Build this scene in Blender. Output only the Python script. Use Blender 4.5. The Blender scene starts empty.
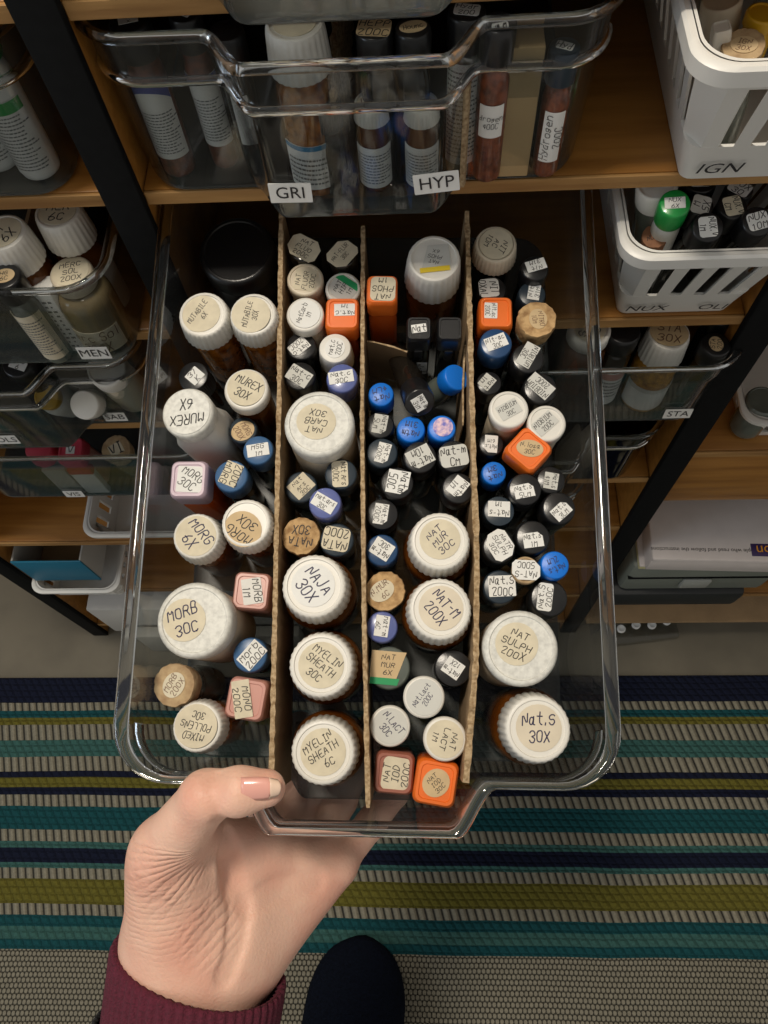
import bpy, bmesh, math, random
import numpy as np
from mathutils import Matrix, Vector
random.seed(7)
S = bpy.context.scene
COL = S.collection

# ------------------------------------------------------------------ camera
F, CX, CY, CAMH = 769.0, 384.0, 512.0, 1.10
def nrm(v):
    v = np.array(v, float); return v/np.linalg.norm(v)
_D = nrm([43, 342, 769]); _Z = -_D
_X = nrm([1, -.022, -.067]); _X = nrm(_X-_Z*(_X@_Z)); _Y = np.cross(_Z, _X)
CM = np.stack([_X, _Y, _Z], 1)              # cam(x right,y down,z fwd) = CM @ world
CP = np.array([0, 0, CAMH])
cam = bpy.data.cameras.new('camera'); cam_o = bpy.data.objects.new('camera', cam); COL.objects.link(cam_o)
cam.sensor_fit = 'VERTICAL'; cam.sensor_height = 36; cam.lens = 36*F/1024; cam.clip_start = .01
_r, _d, _f = CM.T@[1, 0, 0], CM.T@[0, 1, 0], CM.T@[0, 0, 1]
cam_o.matrix_world = Matrix([[_r[i], -_d[i], -_f[i], CP[i]] for i in range(3)]+[[0, 0, 0, 1]])
S.camera = cam_o
# ------------------------------------------------------------------ light and exposure
w = bpy.data.worlds.new('room_ambient'); S.world = w; w.use_nodes = True
w.node_tree.nodes['Background'].inputs[0].default_value = (1.0, .95, .88, 1)
w.node_tree.nodes['Background'].inputs[1].default_value = .26
def area(name, loc, tgt, size, power, col):
    l = bpy.data.lights.new(name, 'AREA'); l.shape = 'DISK'; l.size = size; l.energy = power; l.color = col
    o = bpy.data.objects.new(name, l); COL.objects.link(o); o.location = loc
    o.rotation_euler = (Vector(tgt)-Vector(loc)).to_track_quat('-Z', 'Y').to_euler()
    return o
area('ceiling_lamp', (-.32, .26, 2.35), (0, .15, .7), .26, 14, (1, .90, .76))
area('window_daylight', (-2.2, -.6, 1.7), (-.1, .15, .75), .9, 5, (.70, .84, 1))
S.view_settings.view_transform = 'Standard'; S.view_settings.look = 'None'
S.view_settings.exposure = 0.48; S.view_settings.gamma = 1; S.view_settings.use_curve_mapping = False
S.cycles.transparent_max_bounces = 32; S.cycles.max_bounces = 10; S.cycles.use_denoising = True
S.cycles.caustics_reflective = False; S.cycles.caustics_refractive = False

# ------------------------------------------------------------------ materials
MATS = {}
def mat(name, col, rough=.5, spec=.5, metal=0, noise=0, nscale=60, bump=0, bscale=200, coat=0, sss=0, trans=0, col2=None, stretch=None):
    if name in MATS: return MATS[name]
    m = bpy.data.materials.new(name); m.use_nodes = True; nt = m.node_tree; b = nt.nodes['Principled BSDF']
    b.inputs['Base Color'].default_value = (*col, 1); b.inputs['Roughness'].default_value = rough
    b.inputs['Specular IOR Level'].default_value = spec; b.inputs['Metallic'].default_value = metal
    b.inputs['Coat Weight'].default_value = coat; b.inputs['Coat Roughness'].default_value = .08
    if sss:
        b.inputs['Subsurface Weight'].default_value = sss; b.inputs['Subsurface Radius'].default_value = (.006, .0025, .0015); b.inputs['Subsurface Scale'].default_value = .6
    b.inputs['Transmission Weight'].default_value = trans
    tc = nt.nodes.new('ShaderNodeTexCoord'); vec = tc.outputs['Object']
    if stretch:
        mp = nt.nodes.new('ShaderNodeMapping'); mp.inputs['Scale'].default_value = stretch
        nt.links.new(vec, mp.inputs[0]); vec = mp.outputs[0]
    if noise or col2:
        t = nt.nodes.new('ShaderNodeTexNoise'); t.inputs['Scale'].default_value = nscale; t.inputs['Detail'].default_value = 4
        nt.links.new(vec, t.inputs['Vector'])
        r = nt.nodes.new('ShaderNodeValToRGB'); c2 = col2 or tuple(c*(1-noise) for c in col)
        r.color_ramp.elements[0].color = (*c2, 1); r.color_ramp.elements[1].color = (*col, 1)
        r.color_ramp.elements[0].position = .32; r.color_ramp.elements[1].position = .62
        nt.links.new(t.outputs[0], r.inputs[0]); nt.links.new(r.outputs[0], b.inputs['Base Color'])
    if bump:
        t = nt.nodes.new('ShaderNodeTexNoise'); t.inputs['Scale'].default_value = bscale; t.inputs['Detail'].default_value = 3
        nt.links.new(vec, t.inputs['Vector'])
        bp = nt.nodes.new('ShaderNodeBump'); bp.inputs['Strength'].default_value = bump; bp.inputs['Distance'].default_value = .001
        nt.links.new(t.outputs[0], bp.inputs['Height']); nt.links.new(bp.outputs[0], b.inputs['Normal'])
    MATS[name] = m; return m
def clear(name, tint, gloss=1.0, rough=.03, ior=1.5, haze=0, hcol=(.4, .42, .42)):
    """clear plastic or glass shell: tinted see-through plus fresnel gloss"""
    m = bpy.data.materials.new(name); m.use_nodes = True; nt = m.node_tree; nt.nodes.remove(nt.nodes['Principled BSDF'])
    out = nt.nodes['Material Output']; tr = nt.nodes.new('ShaderNodeBsdfTransparent'); tr.inputs[0].default_value = (*tint, 1)
    gl = nt.nodes.new('ShaderNodeBsdfGlossy'); gl.inputs['Roughness'].default_value = rough; gl.inputs[0].default_value = (gloss, gloss, gloss, 1)
    lw = nt.nodes.new('ShaderNodeLayerWeight'); lw.inputs[0].default_value = .5
    pw = nt.nodes.new('ShaderNodeMath'); pw.operation = 'POWER'; nt.links.new(lw.outputs['Facing'], pw.inputs[0]); pw.inputs[1].default_value = 4
    fr = nt.nodes.new('ShaderNodeMath'); fr.operation = 'MULTIPLY_ADD'; nt.links.new(pw.outputs[0], fr.inputs[0]); fr.inputs[1].default_value = .85; fr.inputs[2].default_value = ((ior-1)/(ior+1))**2
    mx = nt.nodes.new('ShaderNodeMixShader'); nt.links.new(fr.outputs[0], mx.inputs[0]); nt.links.new(tr.outputs[0], mx.inputs[1]); nt.links.new(gl.outputs[0], mx.inputs[2])
    if haze:        # fine scratches and dust scatter a little light
        df = nt.nodes.new('ShaderNodeBsdfDiffuse'); df.inputs[0].default_value = (*hcol, 1); m2 = nt.nodes.new('ShaderNodeMixShader'); m2.inputs[0].default_value = haze
        nt.links.new(mx.outputs[0], m2.inputs[1]); nt.links.new(df.outputs[0], m2.inputs[2]); mx = m2
    nt.links.new(mx.outputs[0], out.inputs[0]); MATS[name] = m; return m
def glass(name, tint, rough=.04, ior=1.48):
    m = bpy.data.materials.new(name); m.use_nodes = True; b = m.node_tree.nodes['Principled BSDF']
    b.inputs['Base Color'].default_value = (*tint, 1); b.inputs['Transmission Weight'].default_value = 1
    b.inputs['Roughness'].default_value = rough; b.inputs['IOR'].default_value = ior; MATS[name] = m; return m
white = mat('white_plastic', (.76, .74, .68), .42, noise=.06, nscale=25)
whitespeck = mat('speckled_white_plastic', (.73, .73, .68), .5, noise=.22, nscale=420, bump=.15, bscale=500)
creamw = mat('cream_plastic', (.70, .62, .48), .45, noise=.12, nscale=60)
black = mat('black_phenolic', (.012, .012, .013), .28, bump=.05, bscale=900)
slate = mat('slate_blue_cap', (.022, .035, .050), .32)
navyc = mat('navy_cap', (.018, .06, .155), .3)
bluec = mat('bright_blue_plastic', (.006, .17, .70), .38, bump=.08, bscale=700)
steelb = mat('steel_blue_cap', (.045, .12, .26), .3)
purple = mat('violet_blue_plastic', (.11, .14, .36), .25, coat=.3)
orange = mat('orange_plastic', (.86, .17, .018), .36, noise=.08)
orangeglass = mat('orange_translucent', (.62, .10, .01), .2, coat=.4)
pinkc = mat('dusty_pink_plastic', (.56, .27, .22), .35, coat=.2)
lilac = mat('lilac_plastic', (.55, .42, .50), .35, coat=.2)
brick_pink = mat('brown_pink_plastic', (.34, .12, .08), .3, coat=.3)
green = mat('green_plastic', (.01, .30, .055), .3, coat=.2)
hotpink = mat('hot_pink_plastic', (.60, .06, .10), .4)
yellow = mat('yellow_plastic', (.62, .36, .015), .4)
cork = mat('cork', (.58, .38, .18), .85, col2=(.30, .17, .07), nscale=260, bump=.6, bscale=420)
cork2 = mat('pale_cork', (.50, .36, .20), .85, col2=(.33, .21, .11), nscale=200, bump=.5, bscale=420)
amber = mat('amber_glass', (.120, .036, .004), .08, spec=.45, col2=(.07, .018, .002), nscale=60, coat=.2)
amberlit = mat('amber_glass_pellets', (.36, .12, .012), .08, col2=(.11, .03, .004), nscale=230, spec=.6, coat=.6)
redbrown = mat('redbrown_pellets', (.20, .055, .022), .35, col2=(.07, .018, .008), nscale=260, bump=.5, bscale=300, coat=.5)
yellowpel = mat('yellow_pellets', (.55, .27, .025), .5, col2=(.25, .10, .01), nscale=330, bump=.8, bscale=330)
darkglass = mat('dark_vial_glass', (.012, .010, .008), .07, coat=.5)
greyglass = mat('grey_green_vial_glass', (.13, .15, .13), .08, coat=.5, noise=.3)
paper = mat('white_label_paper', (.80, .80, .77), .75, noise=.04, nscale=90)
cream = mat('cream_sticker', (.70, .63, .47), .7, noise=.14, nscale=140)
tan = mat('tan_sticker', (.62, .46, .26), .75, noise=.12, nscale=120)
greyp = mat('grey_label_paper', (.60, .60, .56), .75, noise=.05)
ink = mat('black_ink', (.012, .010, .012), .6)
inkblue = mat('blue_black_ink', (.02, .016, .06), .6)
inkbrown = mat('faded_brown_ink', (.14, .06, .03), .6)
greyink = mat('grey_print', (.16, .16, .16), .6)
greens = mat('green_stripe_ink', (.01, .30, .10), .6)
yellows = mat('yellow_stripe_ink', (.75, .55, .02), .6)
bluep = mat('blue_print', (.05, .07, .30), .6)
cyanp = mat('cyan_print', (.02, .22, .42), .6)
redp = mat('red_print', (.55, .03, .03), .6)
wood = mat('oak_veneer', (.40, .18, .036), .42, col2=(.28, .115, .02), nscale=9, stretch=(1.2, 14, 14), bump=.12, bscale=50, coat=.12)
woodedge = mat('oak_edge', (.42, .23, .075), .6, col2=(.26, .125, .035), nscale=22, stretch=(.6, 6, 6), bump=.3, bscale=60)
blackstrip = mat('black_strip', (.0045, .005, .0055), .8, spec=.15, noise=.3, nscale=200)
cardb = mat('cardboard', (.36, .235, .12), .9, noise=.14, nscale=40, bump=.3, bscale=300)
cardedge = mat('cardboard_edge', (.50, .37, .22), .9, col2=(.24, .15, .07), nscale=500, bump=.9, bscale=600)
basketw = mat('white_basket_plastic', (.74, .73, .69), .4)
skin = mat('skin', (.81, .51, .385), .50, col2=(.73, .385, .285), nscale=34, sss=.10, bump=.3, bscale=640)
def add_wrinkles(m):
    """skin folds: a fan below the thumb joint and slanting folds on the ball of the thumb"""
    nt = m.node_tree; L = nt.links.new; b = nt.nodes['Principled BSDF']; old = b.inputs['Normal'].links[0].from_socket; tc = nt.nodes.new('ShaderNodeTexCoord'); pos = tc.outputs['Object']
    def M(op, *a):
        n = nt.nodes.new('ShaderNodeMath'); n.operation = op
        for i, q in enumerate(a):
            if isinstance(q, (int, float)): n.inputs[i].default_value = q
            else: L(q, n.inputs[i])
        return n.outputs[0]
    def V(op, a, b_):
        n = nt.nodes.new('ShaderNodeVectorMath'); n.operation = op; L(a, n.inputs[0]); n.inputs[1].default_value = tuple(map(float, b_)); return n.outputs['Value'] if op in ('DOT_PRODUCT', 'DISTANCE') else n.outputs[0]
    pt = lambda u, v, z: CP+CM.T@np.array([(u-CX)/F*z, (v-CY)/F*z, z])
    e1, e2 = CM.T@np.array([1., 0, 0]), CM.T@np.array([0, -1., 0])
    ns = nt.nodes.new('ShaderNodeTexNoise'); ns.inputs['Scale'].default_value = 60; ns.inputs['Detail'].default_value = 3; L(pos, ns.inputs['Vector']); nz = M('SUBTRACT', ns.outputs[0], .5)
    def ramp(x, a, b_, c, d):
        up = nt.nodes.new('ShaderNodeMapRange'); up.interpolation_type = 'SMOOTHSTEP'; L(x, up.inputs[0]); up.inputs[1].default_value = a; up.inputs[2].default_value = b_
        dn = nt.nodes.new('ShaderNodeMapRange'); dn.interpolation_type = 'SMOOTHSTEP'; L(x, dn.inputs[0]); dn.inputs[1].default_value = c; dn.inputs[2].default_value = d; dn.inputs[3].default_value = 1; dn.inputs[4].default_value = 0
        return M('MULTIPLY', up.outputs[0], dn.outputs[0])
    P1 = pt(226, 832, .352); q = V('SUBTRACT', pos, P1); x1, y1 = V('DOT_PRODUCT', q, e1), V('DOT_PRODUCT', q, e2)
    ang = M('ARCTAN2', y1, M('MULTIPLY', x1, -1)); rad = M('SQRT', M('ADD', M('MULTIPLY', x1, x1), M('MULTIPLY', y1, y1)))
    f1 = M('ABSOLUTE', M('SINE', M('ADD', M('MULTIPLY', ang, 30), M('MULTIPLY', nz, 5))))
    k1 = M('MULTIPLY', M('MULTIPLY', ramp(rad, .005, .013, .034, .052), ramp(ang, -1.15, -.9, -.05, .15)), .65)
    n2 = .67*e1-.74*e2; f2 = M('ABSOLUTE', M('SINE', M('ADD', M('MULTIPLY', V('DOT_PRODUCT', pos, n2), 820), M('MULTIPLY', nz, 5))))
    k2 = ramp(V('DISTANCE', pos, pt(212, 932, .352)), -1, -.5, .010, .021)
    n3 = .10*e1-1.0*e2; f3 = M('ABSOLUTE', M('SINE', M('ADD', M('MULTIPLY', V('DOT_PRODUCT', pos, n3), 1100), M('MULTIPLY', nz, 6))))
    k3 = M('MULTIPLY', ramp(V('DISTANCE', pos, pt(150, 915, .348)), -1, -.5, .014, .030), .28)
    n4 = nt.nodes.new('ShaderNodeTexNoise'); n4.inputs['Scale'].default_value = 150; L(pos, n4.inputs['Vector']); vary = ramp(n4.outputs[0], .30, .62, 2, 3)
    h = M('ADD', M('ADD', M('MULTIPLY', f1, k1), M('MULTIPLY', f2, M('MULTIPLY', k2, .65))), M('MULTIPLY', f3, k3))
    bp = nt.nodes.new('ShaderNodeBump'); h = M('MULTIPLY', h, M('MULTIPLY_ADD', vary, .75, .25)); bp.inputs['Strength'].default_value = 1; bp.inputs['Distance'].default_value = .0008; L(h, bp.inputs['Height']); L(old, bp.inputs['Normal']); L(bp.outputs[0], b.inputs['Normal'])
add_wrinkles(skin)
nailm = mat('fingernail', (.80, .40, .33), .22, coat=.4)
nailtip = mat('nail_tip', (.82, .60, .46), .25, coat=.4)
knit = mat('maroon_knit', (.115, .012, .030), .95, noise=.35, nscale=700, bump=1, bscale=900)
bcuff = mat('black_ribbed_cuff', (.012, .012, .014), .9, bump=.8, bscale=800)
felt = mat('navy_felt', (.004, .006, .013), .95, spec=.1, noise=.5, nscale=400, bump=1, bscale=700)
plastic = clear('clear_plastic', (.84, .86, .865), .8, .05, 1.5, .022, (.25, .26, .26))
basemat = clear('frosted_base_plastic', (.54, .56, .56), .7, .34, 1.5, .30, (.15, .16, .155))
plasticdark = clear('smoky_plastic', (.22, .23, .23), .9)
vialglass = clear('vial_glass', (.80, .82, .78), 1)
film = clear('plastic_film', (.85, .86, .86), 1, .12)
rimglass = glass('clear_rim', (.90, .93, .95), .05)
floorm = mat('vinyl_floor', (.165, .145, .105), .65, noise=.22, nscale=14, bump=.1)
greyp2 = mat('grey_green_plastic', (.20, .22, .19), .4)
mag = mat('magazine_paper', (.66, .60, .57), .5, noise=.05)
magy = mat('yellowed_page_edge', (.60, .55, .30), .7)
cardgrey = mat('grey_carton', (.42, .41, .38), .8)
bluebox = mat('blue_carton', (.01, .16, .27), .5)
purplep = mat('purple_print', (.04, .02, .10), .5)
stickerred = mat('pink_white_red_sticker', (.80, .55, .60), .4, col2=(.12, .12, .50), nscale=420)

# ------------------------------------------------------------------ mesh helpers
def ob(name, me, mats, parent=None):
    o = bpy.data.objects.new(name, me); COL.objects.link(o)
    for m in (mats if isinstance(mats, (list, tuple)) else [mats]): me.materials.append(m)
    if parent: o.parent = parent
    return o
def mesh(name, v, f, smooth=None, mi=None):
    me = bpy.data.meshes.new(name); me.from_pydata([tuple(map(float, p)) for p in v], [], f); me.update()
    if mi: me.polygons.foreach_set('material_index', mi)
    if smooth:
        me.shade_smooth(); me.set_sharp_from_angle(angle=math.radians(smooth))
    return me
def tag(o, label=None, cat=None, group=None, kind=None):
    if label: o['label'] = label
    if cat: o['category'] = cat
    if group: o['group'] = group
    if kind: o['kind'] = kind
    return o
def empty(name, mw=None, loc=None):
    o = bpy.data.objects.new(name, None); COL.objects.link(o); o.empty_display_size = .01
    if mw is not None: o.matrix_world = mw
    if loc is not None: o.location = loc
    return o
def circ(r, N=28, cx=0, cy=0): return [(cx+r*math.cos(2*math.pi*i/N), cy+r*math.sin(2*math.pi*i/N)) for i in range(N)]
def ribc(r, dep, ribs, k=4):
    N = ribs*k; return [((r-dep*(1 if i % k in (0,) else 0 if i % k == 2 else .35))*math.cos(2*math.pi*i/N), (r-dep*(1 if i % k == 0 else 0 if i % k == 2 else .35))*math.sin(2*math.pi*i/N)) for i in range(N)]
def rrect(a, b, cr, k=5):
    """rounded rectangle, half sizes a, b"""
    cr = min(cr, a*.999, b*.999); p = []
    for sx, sy, a0 in ((1, 1, 0), (-1, 1, 90), (-1, -1, 180), (1, -1, 270)):
        for i in range(k+1):
            t = math.radians(a0+90*i/k); p.append((sx*(a-cr)+cr*math.cos(t), sy*(b-cr)+cr*math.sin(t)))
    return p
def loft(secs, bottom=True, top=True, closed_ring=False):
    v, f = [], []; N = len(secs[0][1])
    for z, pts in secs: v += [(x, y, z) for x, y in pts]
    for s in range(len(secs)-1+(1 if closed_ring else 0)):
        a, b = s*N, ((s+1) % len(secs))*N
        for i in range(N):
            j = (i+1) % N; f.append((a+i, a+j, b+j, b+i))
    if not closed_ring:
        if bottom: f.append(tuple(range(N))[::-1])
        if top: f.append(tuple(range((len(secs)-1)*N, len(secs)*N)))
    return v, f
def box(x0, x1, y0, y1, z0, z1, bev=0):
    v = [(x, y, z) for x in (x0, x1) for y in (y0, y1) for z in (z0, z1)]
    f = [(0, 1, 3, 2), (4, 6, 7, 5), (0, 4, 5, 1), (2, 3, 7, 6), (0, 2, 6, 4), (1, 5, 7, 3)]
    return v, f
def bbox_mesh(name, x0, x1, y0, y1, z0, z1, bev=.001, seg=2):
    bm = bmesh.new(); v, f = box(x0, x1, y0, y1, z0, z1)
    vs = [bm.verts.new(p) for p in v]
    for q in f: bm.faces.new([vs[i] for i in q])
    bmesh.ops.recalc_face_normals(bm, faces=bm.faces)
    if bev: bmesh.ops.bevel(bm, geom=bm.edges[:], offset=bev, segments=seg, affect='EDGES', profile=.5)
    me = bpy.data.meshes.new(name); bm.to_mesh(me); bm.free(); me.shade_smooth(); me.set_sharp_from_angle(angle=.6); return me
def join(parts):
    v, f = [], []
    for a, b in parts:
        n = len(v); v += a; f += [tuple(i+n for i in q) for q in b]
    return v, f

# ------------------------------------------------------------------ handwriting strokes (x 0-4, y 0-6)
G = {'A': '002640 1232', 'B': '000636453433 033342413000', 'C': '45361605011030 3041', 'D': '00062644422000', 'E': '46060040 0333', 'F': '460600 0333',
 'G': '45361605011030414323', 'H': '0600 4640 0343', 'I': '2620 1636 1030', 'J': '3631201001', 'K': '0600 460340', 'L': '060040', 'M': '0006234640', 'N': '00064046',
 'O': '16050110304145361 6'.replace(' ', ''), 'P': '000636454433 3303', 'R': '000636454433 33032340', 'S': '453616050413334241301001', 'T': '0646 2620', 'U': '060110304146',
 'V': '062046', 'W': '0610243046', 'X': '0046 0640', 'Y': '062346 2320', 'Z': '06460040',
 '0': '16050110304145361 6'.replace(' ', ''), '1': '152620', '2': '051636450040', '3': '051636454423 23424130100 1'.replace('0 1', '01'), '4': '30360242', '5': '46060333424130 3000',
 '6': '36140110304142330 3'.replace(' ', ''), '7': '064610', '8': '130405163645443313020110304142 4233', '9': '43230405163645443 0'.replace(' ', ''),
 'a': '3324140301102033 343040', 'b': '0600304143 433404', 'c': '34140301103041', 'd': '3313010030 3630', 'e': '02424314030110 1040', 'g': '34140312323 4'.replace(' ', '')+' 34311001', 'h': '0600 03244340',
 'i': '2420 2526', 'k': '0600 340230', 'l': '2620', 'm': '0004 03142220 22344340', 'n': '0004 03244340', 'o': '140301103041433414', 'p': '0400 0434433202', 'r': '0004 03142434', 's': '34140322313010 1001',
 't': '26213040 0444', 'u': '0401103041 4440', 'v': '042044', 'x': '0044 0440', 'y': '0422 442000', '-': '1333', '.': '1011', ',': '1100'}
def strokes(line, rng, sl=.12):
    out = []; x0 = 0
    for ch in line:
        if ch == ' ': x0 += 3.0; continue
        g = G.get(ch)
        if not g: continue
        wd = {'I': 3.4, 'i': 3, 'l': 3, '1': 3.4, '.': 2.4, ',': 2.4}.get(ch, 4)
        js, jy = rng.uniform(.88, 1.1), rng.uniform(-.35, .35)
        for st in g.split():
            p = []
            for i in range(0, len(st)-1, 2):
                px, py = float(st[i]), float(st[i+1])
                px += rng.uniform(-.22, .22); py = py*js+jy+rng.uniform(-.22, .22)
                p.append((x0+px*.86+sl*py, py))
            if len(p) > 2:       # one corner-cutting pass
                q = [p[0]]
                for a, b in zip(p, p[1:]):
                    q += [(a[0]*.78+b[0]*.22, a[1]*.78+b[1]*.22), (a[0]*.22+b[0]*.78, a[1]*.22+b[1]*.78)]
                p = q+[p[-1]]
            out.append(p)
        x0 += wd+1.0
    return out, x0-1
def ink_mesh(lines, wid, hei, ang=0, cx=0, cy=0, pen=.23, fn=None, seed=0, z=0, fill=.90):
    """handwriting fitted into wid x hei about (cx,cy), rotated by ang; fn maps (x,y)->point"""
    rng = random.Random(seed*13+len(''.join(lines))); allp = []; lh = 9.0; wmax = 1
    sets = [strokes(l, rng) for l in lines]; wmax = max(s[1] for s in sets)
    H = lh*(len(lines)-1)+6
    sc_x = wid*fill/wmax; sc_y = hei*fill/H; sc = min(sc_y, sc_x*1.25); sx = min(sc_x, sc*1.15)
    pw = pen*max(sx, sc)*6*.5; v, f = [], []
    ca, sa = math.cos(ang), math.sin(ang)
    for k, (st, wl) in enumerate(sets):
        oy = -(k*lh+3-H/2)-0
        for p in st:
            pts = [((x-wl/2)*sx, (y+H/2-6-k*lh)*sc) for x, y in p]
            n = len(pts); base = len(v)
            for i in range(n):
                a, b = pts[max(i-1, 0)], pts[min(i+1, n-1)]
                dx, dy = b[0]-a[0], b[1]-a[1]; L = math.hypot(dx, dy) or 1; dx, dy = dx/L, dy/L
                e = (-.5 if i == 0 else .5 if i == n-1 else 0)*pw
                for s in (1, -1):
                    x, y = pts[i][0]-dy*pw*.5*s+dx*e, pts[i][1]+dx*pw*.5*s+dy*e
                    X, Y = cx+x*ca-y*sa, cy+x*sa+y*ca
                    v.append(fn(X, Y) if fn else (X, Y, z))
            for i in range(n-1):
                q = base+2*i; f.append((q, q+1, q+3, q+2))
    return mesh('lettering', v, f)
def printed(txt, size, m, parent, mw, name='lettering', shear=0, spacing=1):
    c = bpy.data.curves.new('print', 'FONT'); c.body = txt; c.size = size; c.align_x = 'CENTER'; c.align_y = 'CENTER'; c.shear = shear; c.space_character = spacing; c.resolution_u = 3
    t = bpy.data.objects.new('print', c); COL.objects.link(t)
    me = bpy.data.meshes.new_from_object(t.evaluated_get(bpy.context.evaluated_depsgraph_get())); bpy.data.objects.remove(t); bpy.data.curves.remove(c)
    me.materials.clear(); o = ob(name, me, m, parent); o.matrix_local = mw; return o
def flat(name, pts, z0, z1, m, parent):
    v, f = loft([(z0, pts), (z1, pts)]); return ob(name, mesh(name, v, f), m, parent)
def rot(pts, a, cx=0, cy=0):
    c, s = math.cos(a), math.sin(a); return [(cx+x*c-y*s, cy+x*s+y*c) for x, y in pts]
def lshape(kind, w, h):
    if kind == 'o': return [(w/2*math.cos(t*math.pi/12), h/2*math.sin(t*math.pi/12)) for t in range(24)]
    if kind == 'r': return rrect(w/2, h/2, min(w, h)*.04, 2)
    if kind == 'R': return rrect(w/2, h/2, min(w, h)*.2, 4)
    if kind == 'x': c = .3*min(w, h); return [(w/2, h/2-c), (w/2-c, h/2), (-w/2+c*.7, h/2), (-w/2, h/2-c*.7), (-w/2, -h/2+c), (-w/2+c, -h/2), (w/2-c*.6, -h/2), (w/2, -h/2+c*.6)]
    if kind == 'c': c = .3*min(w, h); return [(w/2, h/2-c), (w/2-c, h/2), (-w/2, h/2), (-w/2, -h/2), (w/2, -h/2)]
    if kind == 't': return [(w*.5, h*.5), (-w*.5, h*.5), (-w*.5, -h*.5), (w*.2, -h*.5)]

# ------------------------------------------------------------------ frames: a plane with axes; place() finds the spot whose top shows at a picture point
class Frame:
    def __init__(s, o, ex, ey, ez): s.o, s.ex, s.ey, s.ez = map(np.array, (o, ex, ey, ez))
    def place(s, u, v, h):
        d = CM.T@np.array([(u-CX)/F, (v-CY)/F, 1.]); p0 = s.o+s.ez*h
        t = ((p0-CP)@s.ez)/(d@s.ez); p = CP+d*t; q = p-s.o
        return q@s.ex, q@s.ey, (CM@(p-CP))[2]/F       # local x, y and metres per pixel
    def mw(s, x, y, z=0, rz=0, tilt=(0, 0)):
        m = Matrix([[s.ex[i], s.ey[i], s.ez[i], (s.o+s.ex*x+s.ey*y+s.ez*z)[i]] for i in range(3)]+[[0, 0, 0, 1]])
        return m@Matrix.Rotation(rz, 4, 'Z')@Matrix.Rotation(tilt[0], 4, 'X')@Matrix.Rotation(tilt[1], 4, 'Y')
TN = nrm(CM.T@(-nrm([16, 178, 769]))); TY = nrm([.0167, .9818, .1891]); TY = nrm(TY-TN*(TY@TN)); TX = np.cross(TY, TN)
_rd = CM.T@np.array([(364-CX)/F, (788-CY)/F, 1.]); TRIM = CP+_rd*(-.354/(_rd@TN))          # middle of the tray's front rim
BH = .080                                                                                  # bin height
TRAY = Frame(TRIM-TN*(BH-.003), TX, TY, TN)                                                # on the tray floor

# ================================================================== THE SETTING
SH = .30                                                  # shelf front, y
fl = ob('floor', mesh('floor', [(-1.6, -1.2, 0), (1.6, -1.2, 0), (1.6, 1.0, 0), (-1.6, 1.0, 0)], [(0, 1, 2, 3)]), floorm); tag(fl, kind='structure')
wl = ob('wall_back', mesh('wall_back', [(-1.6, .68, 0), (1.6, .68, 0), (1.6, .68, 2.5), (-1.6, .68, 2.5)], [(0, 1, 2, 3)]), mat('plaster', (.45, .42, .36), .9)); tag(wl, kind='structure')

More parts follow.
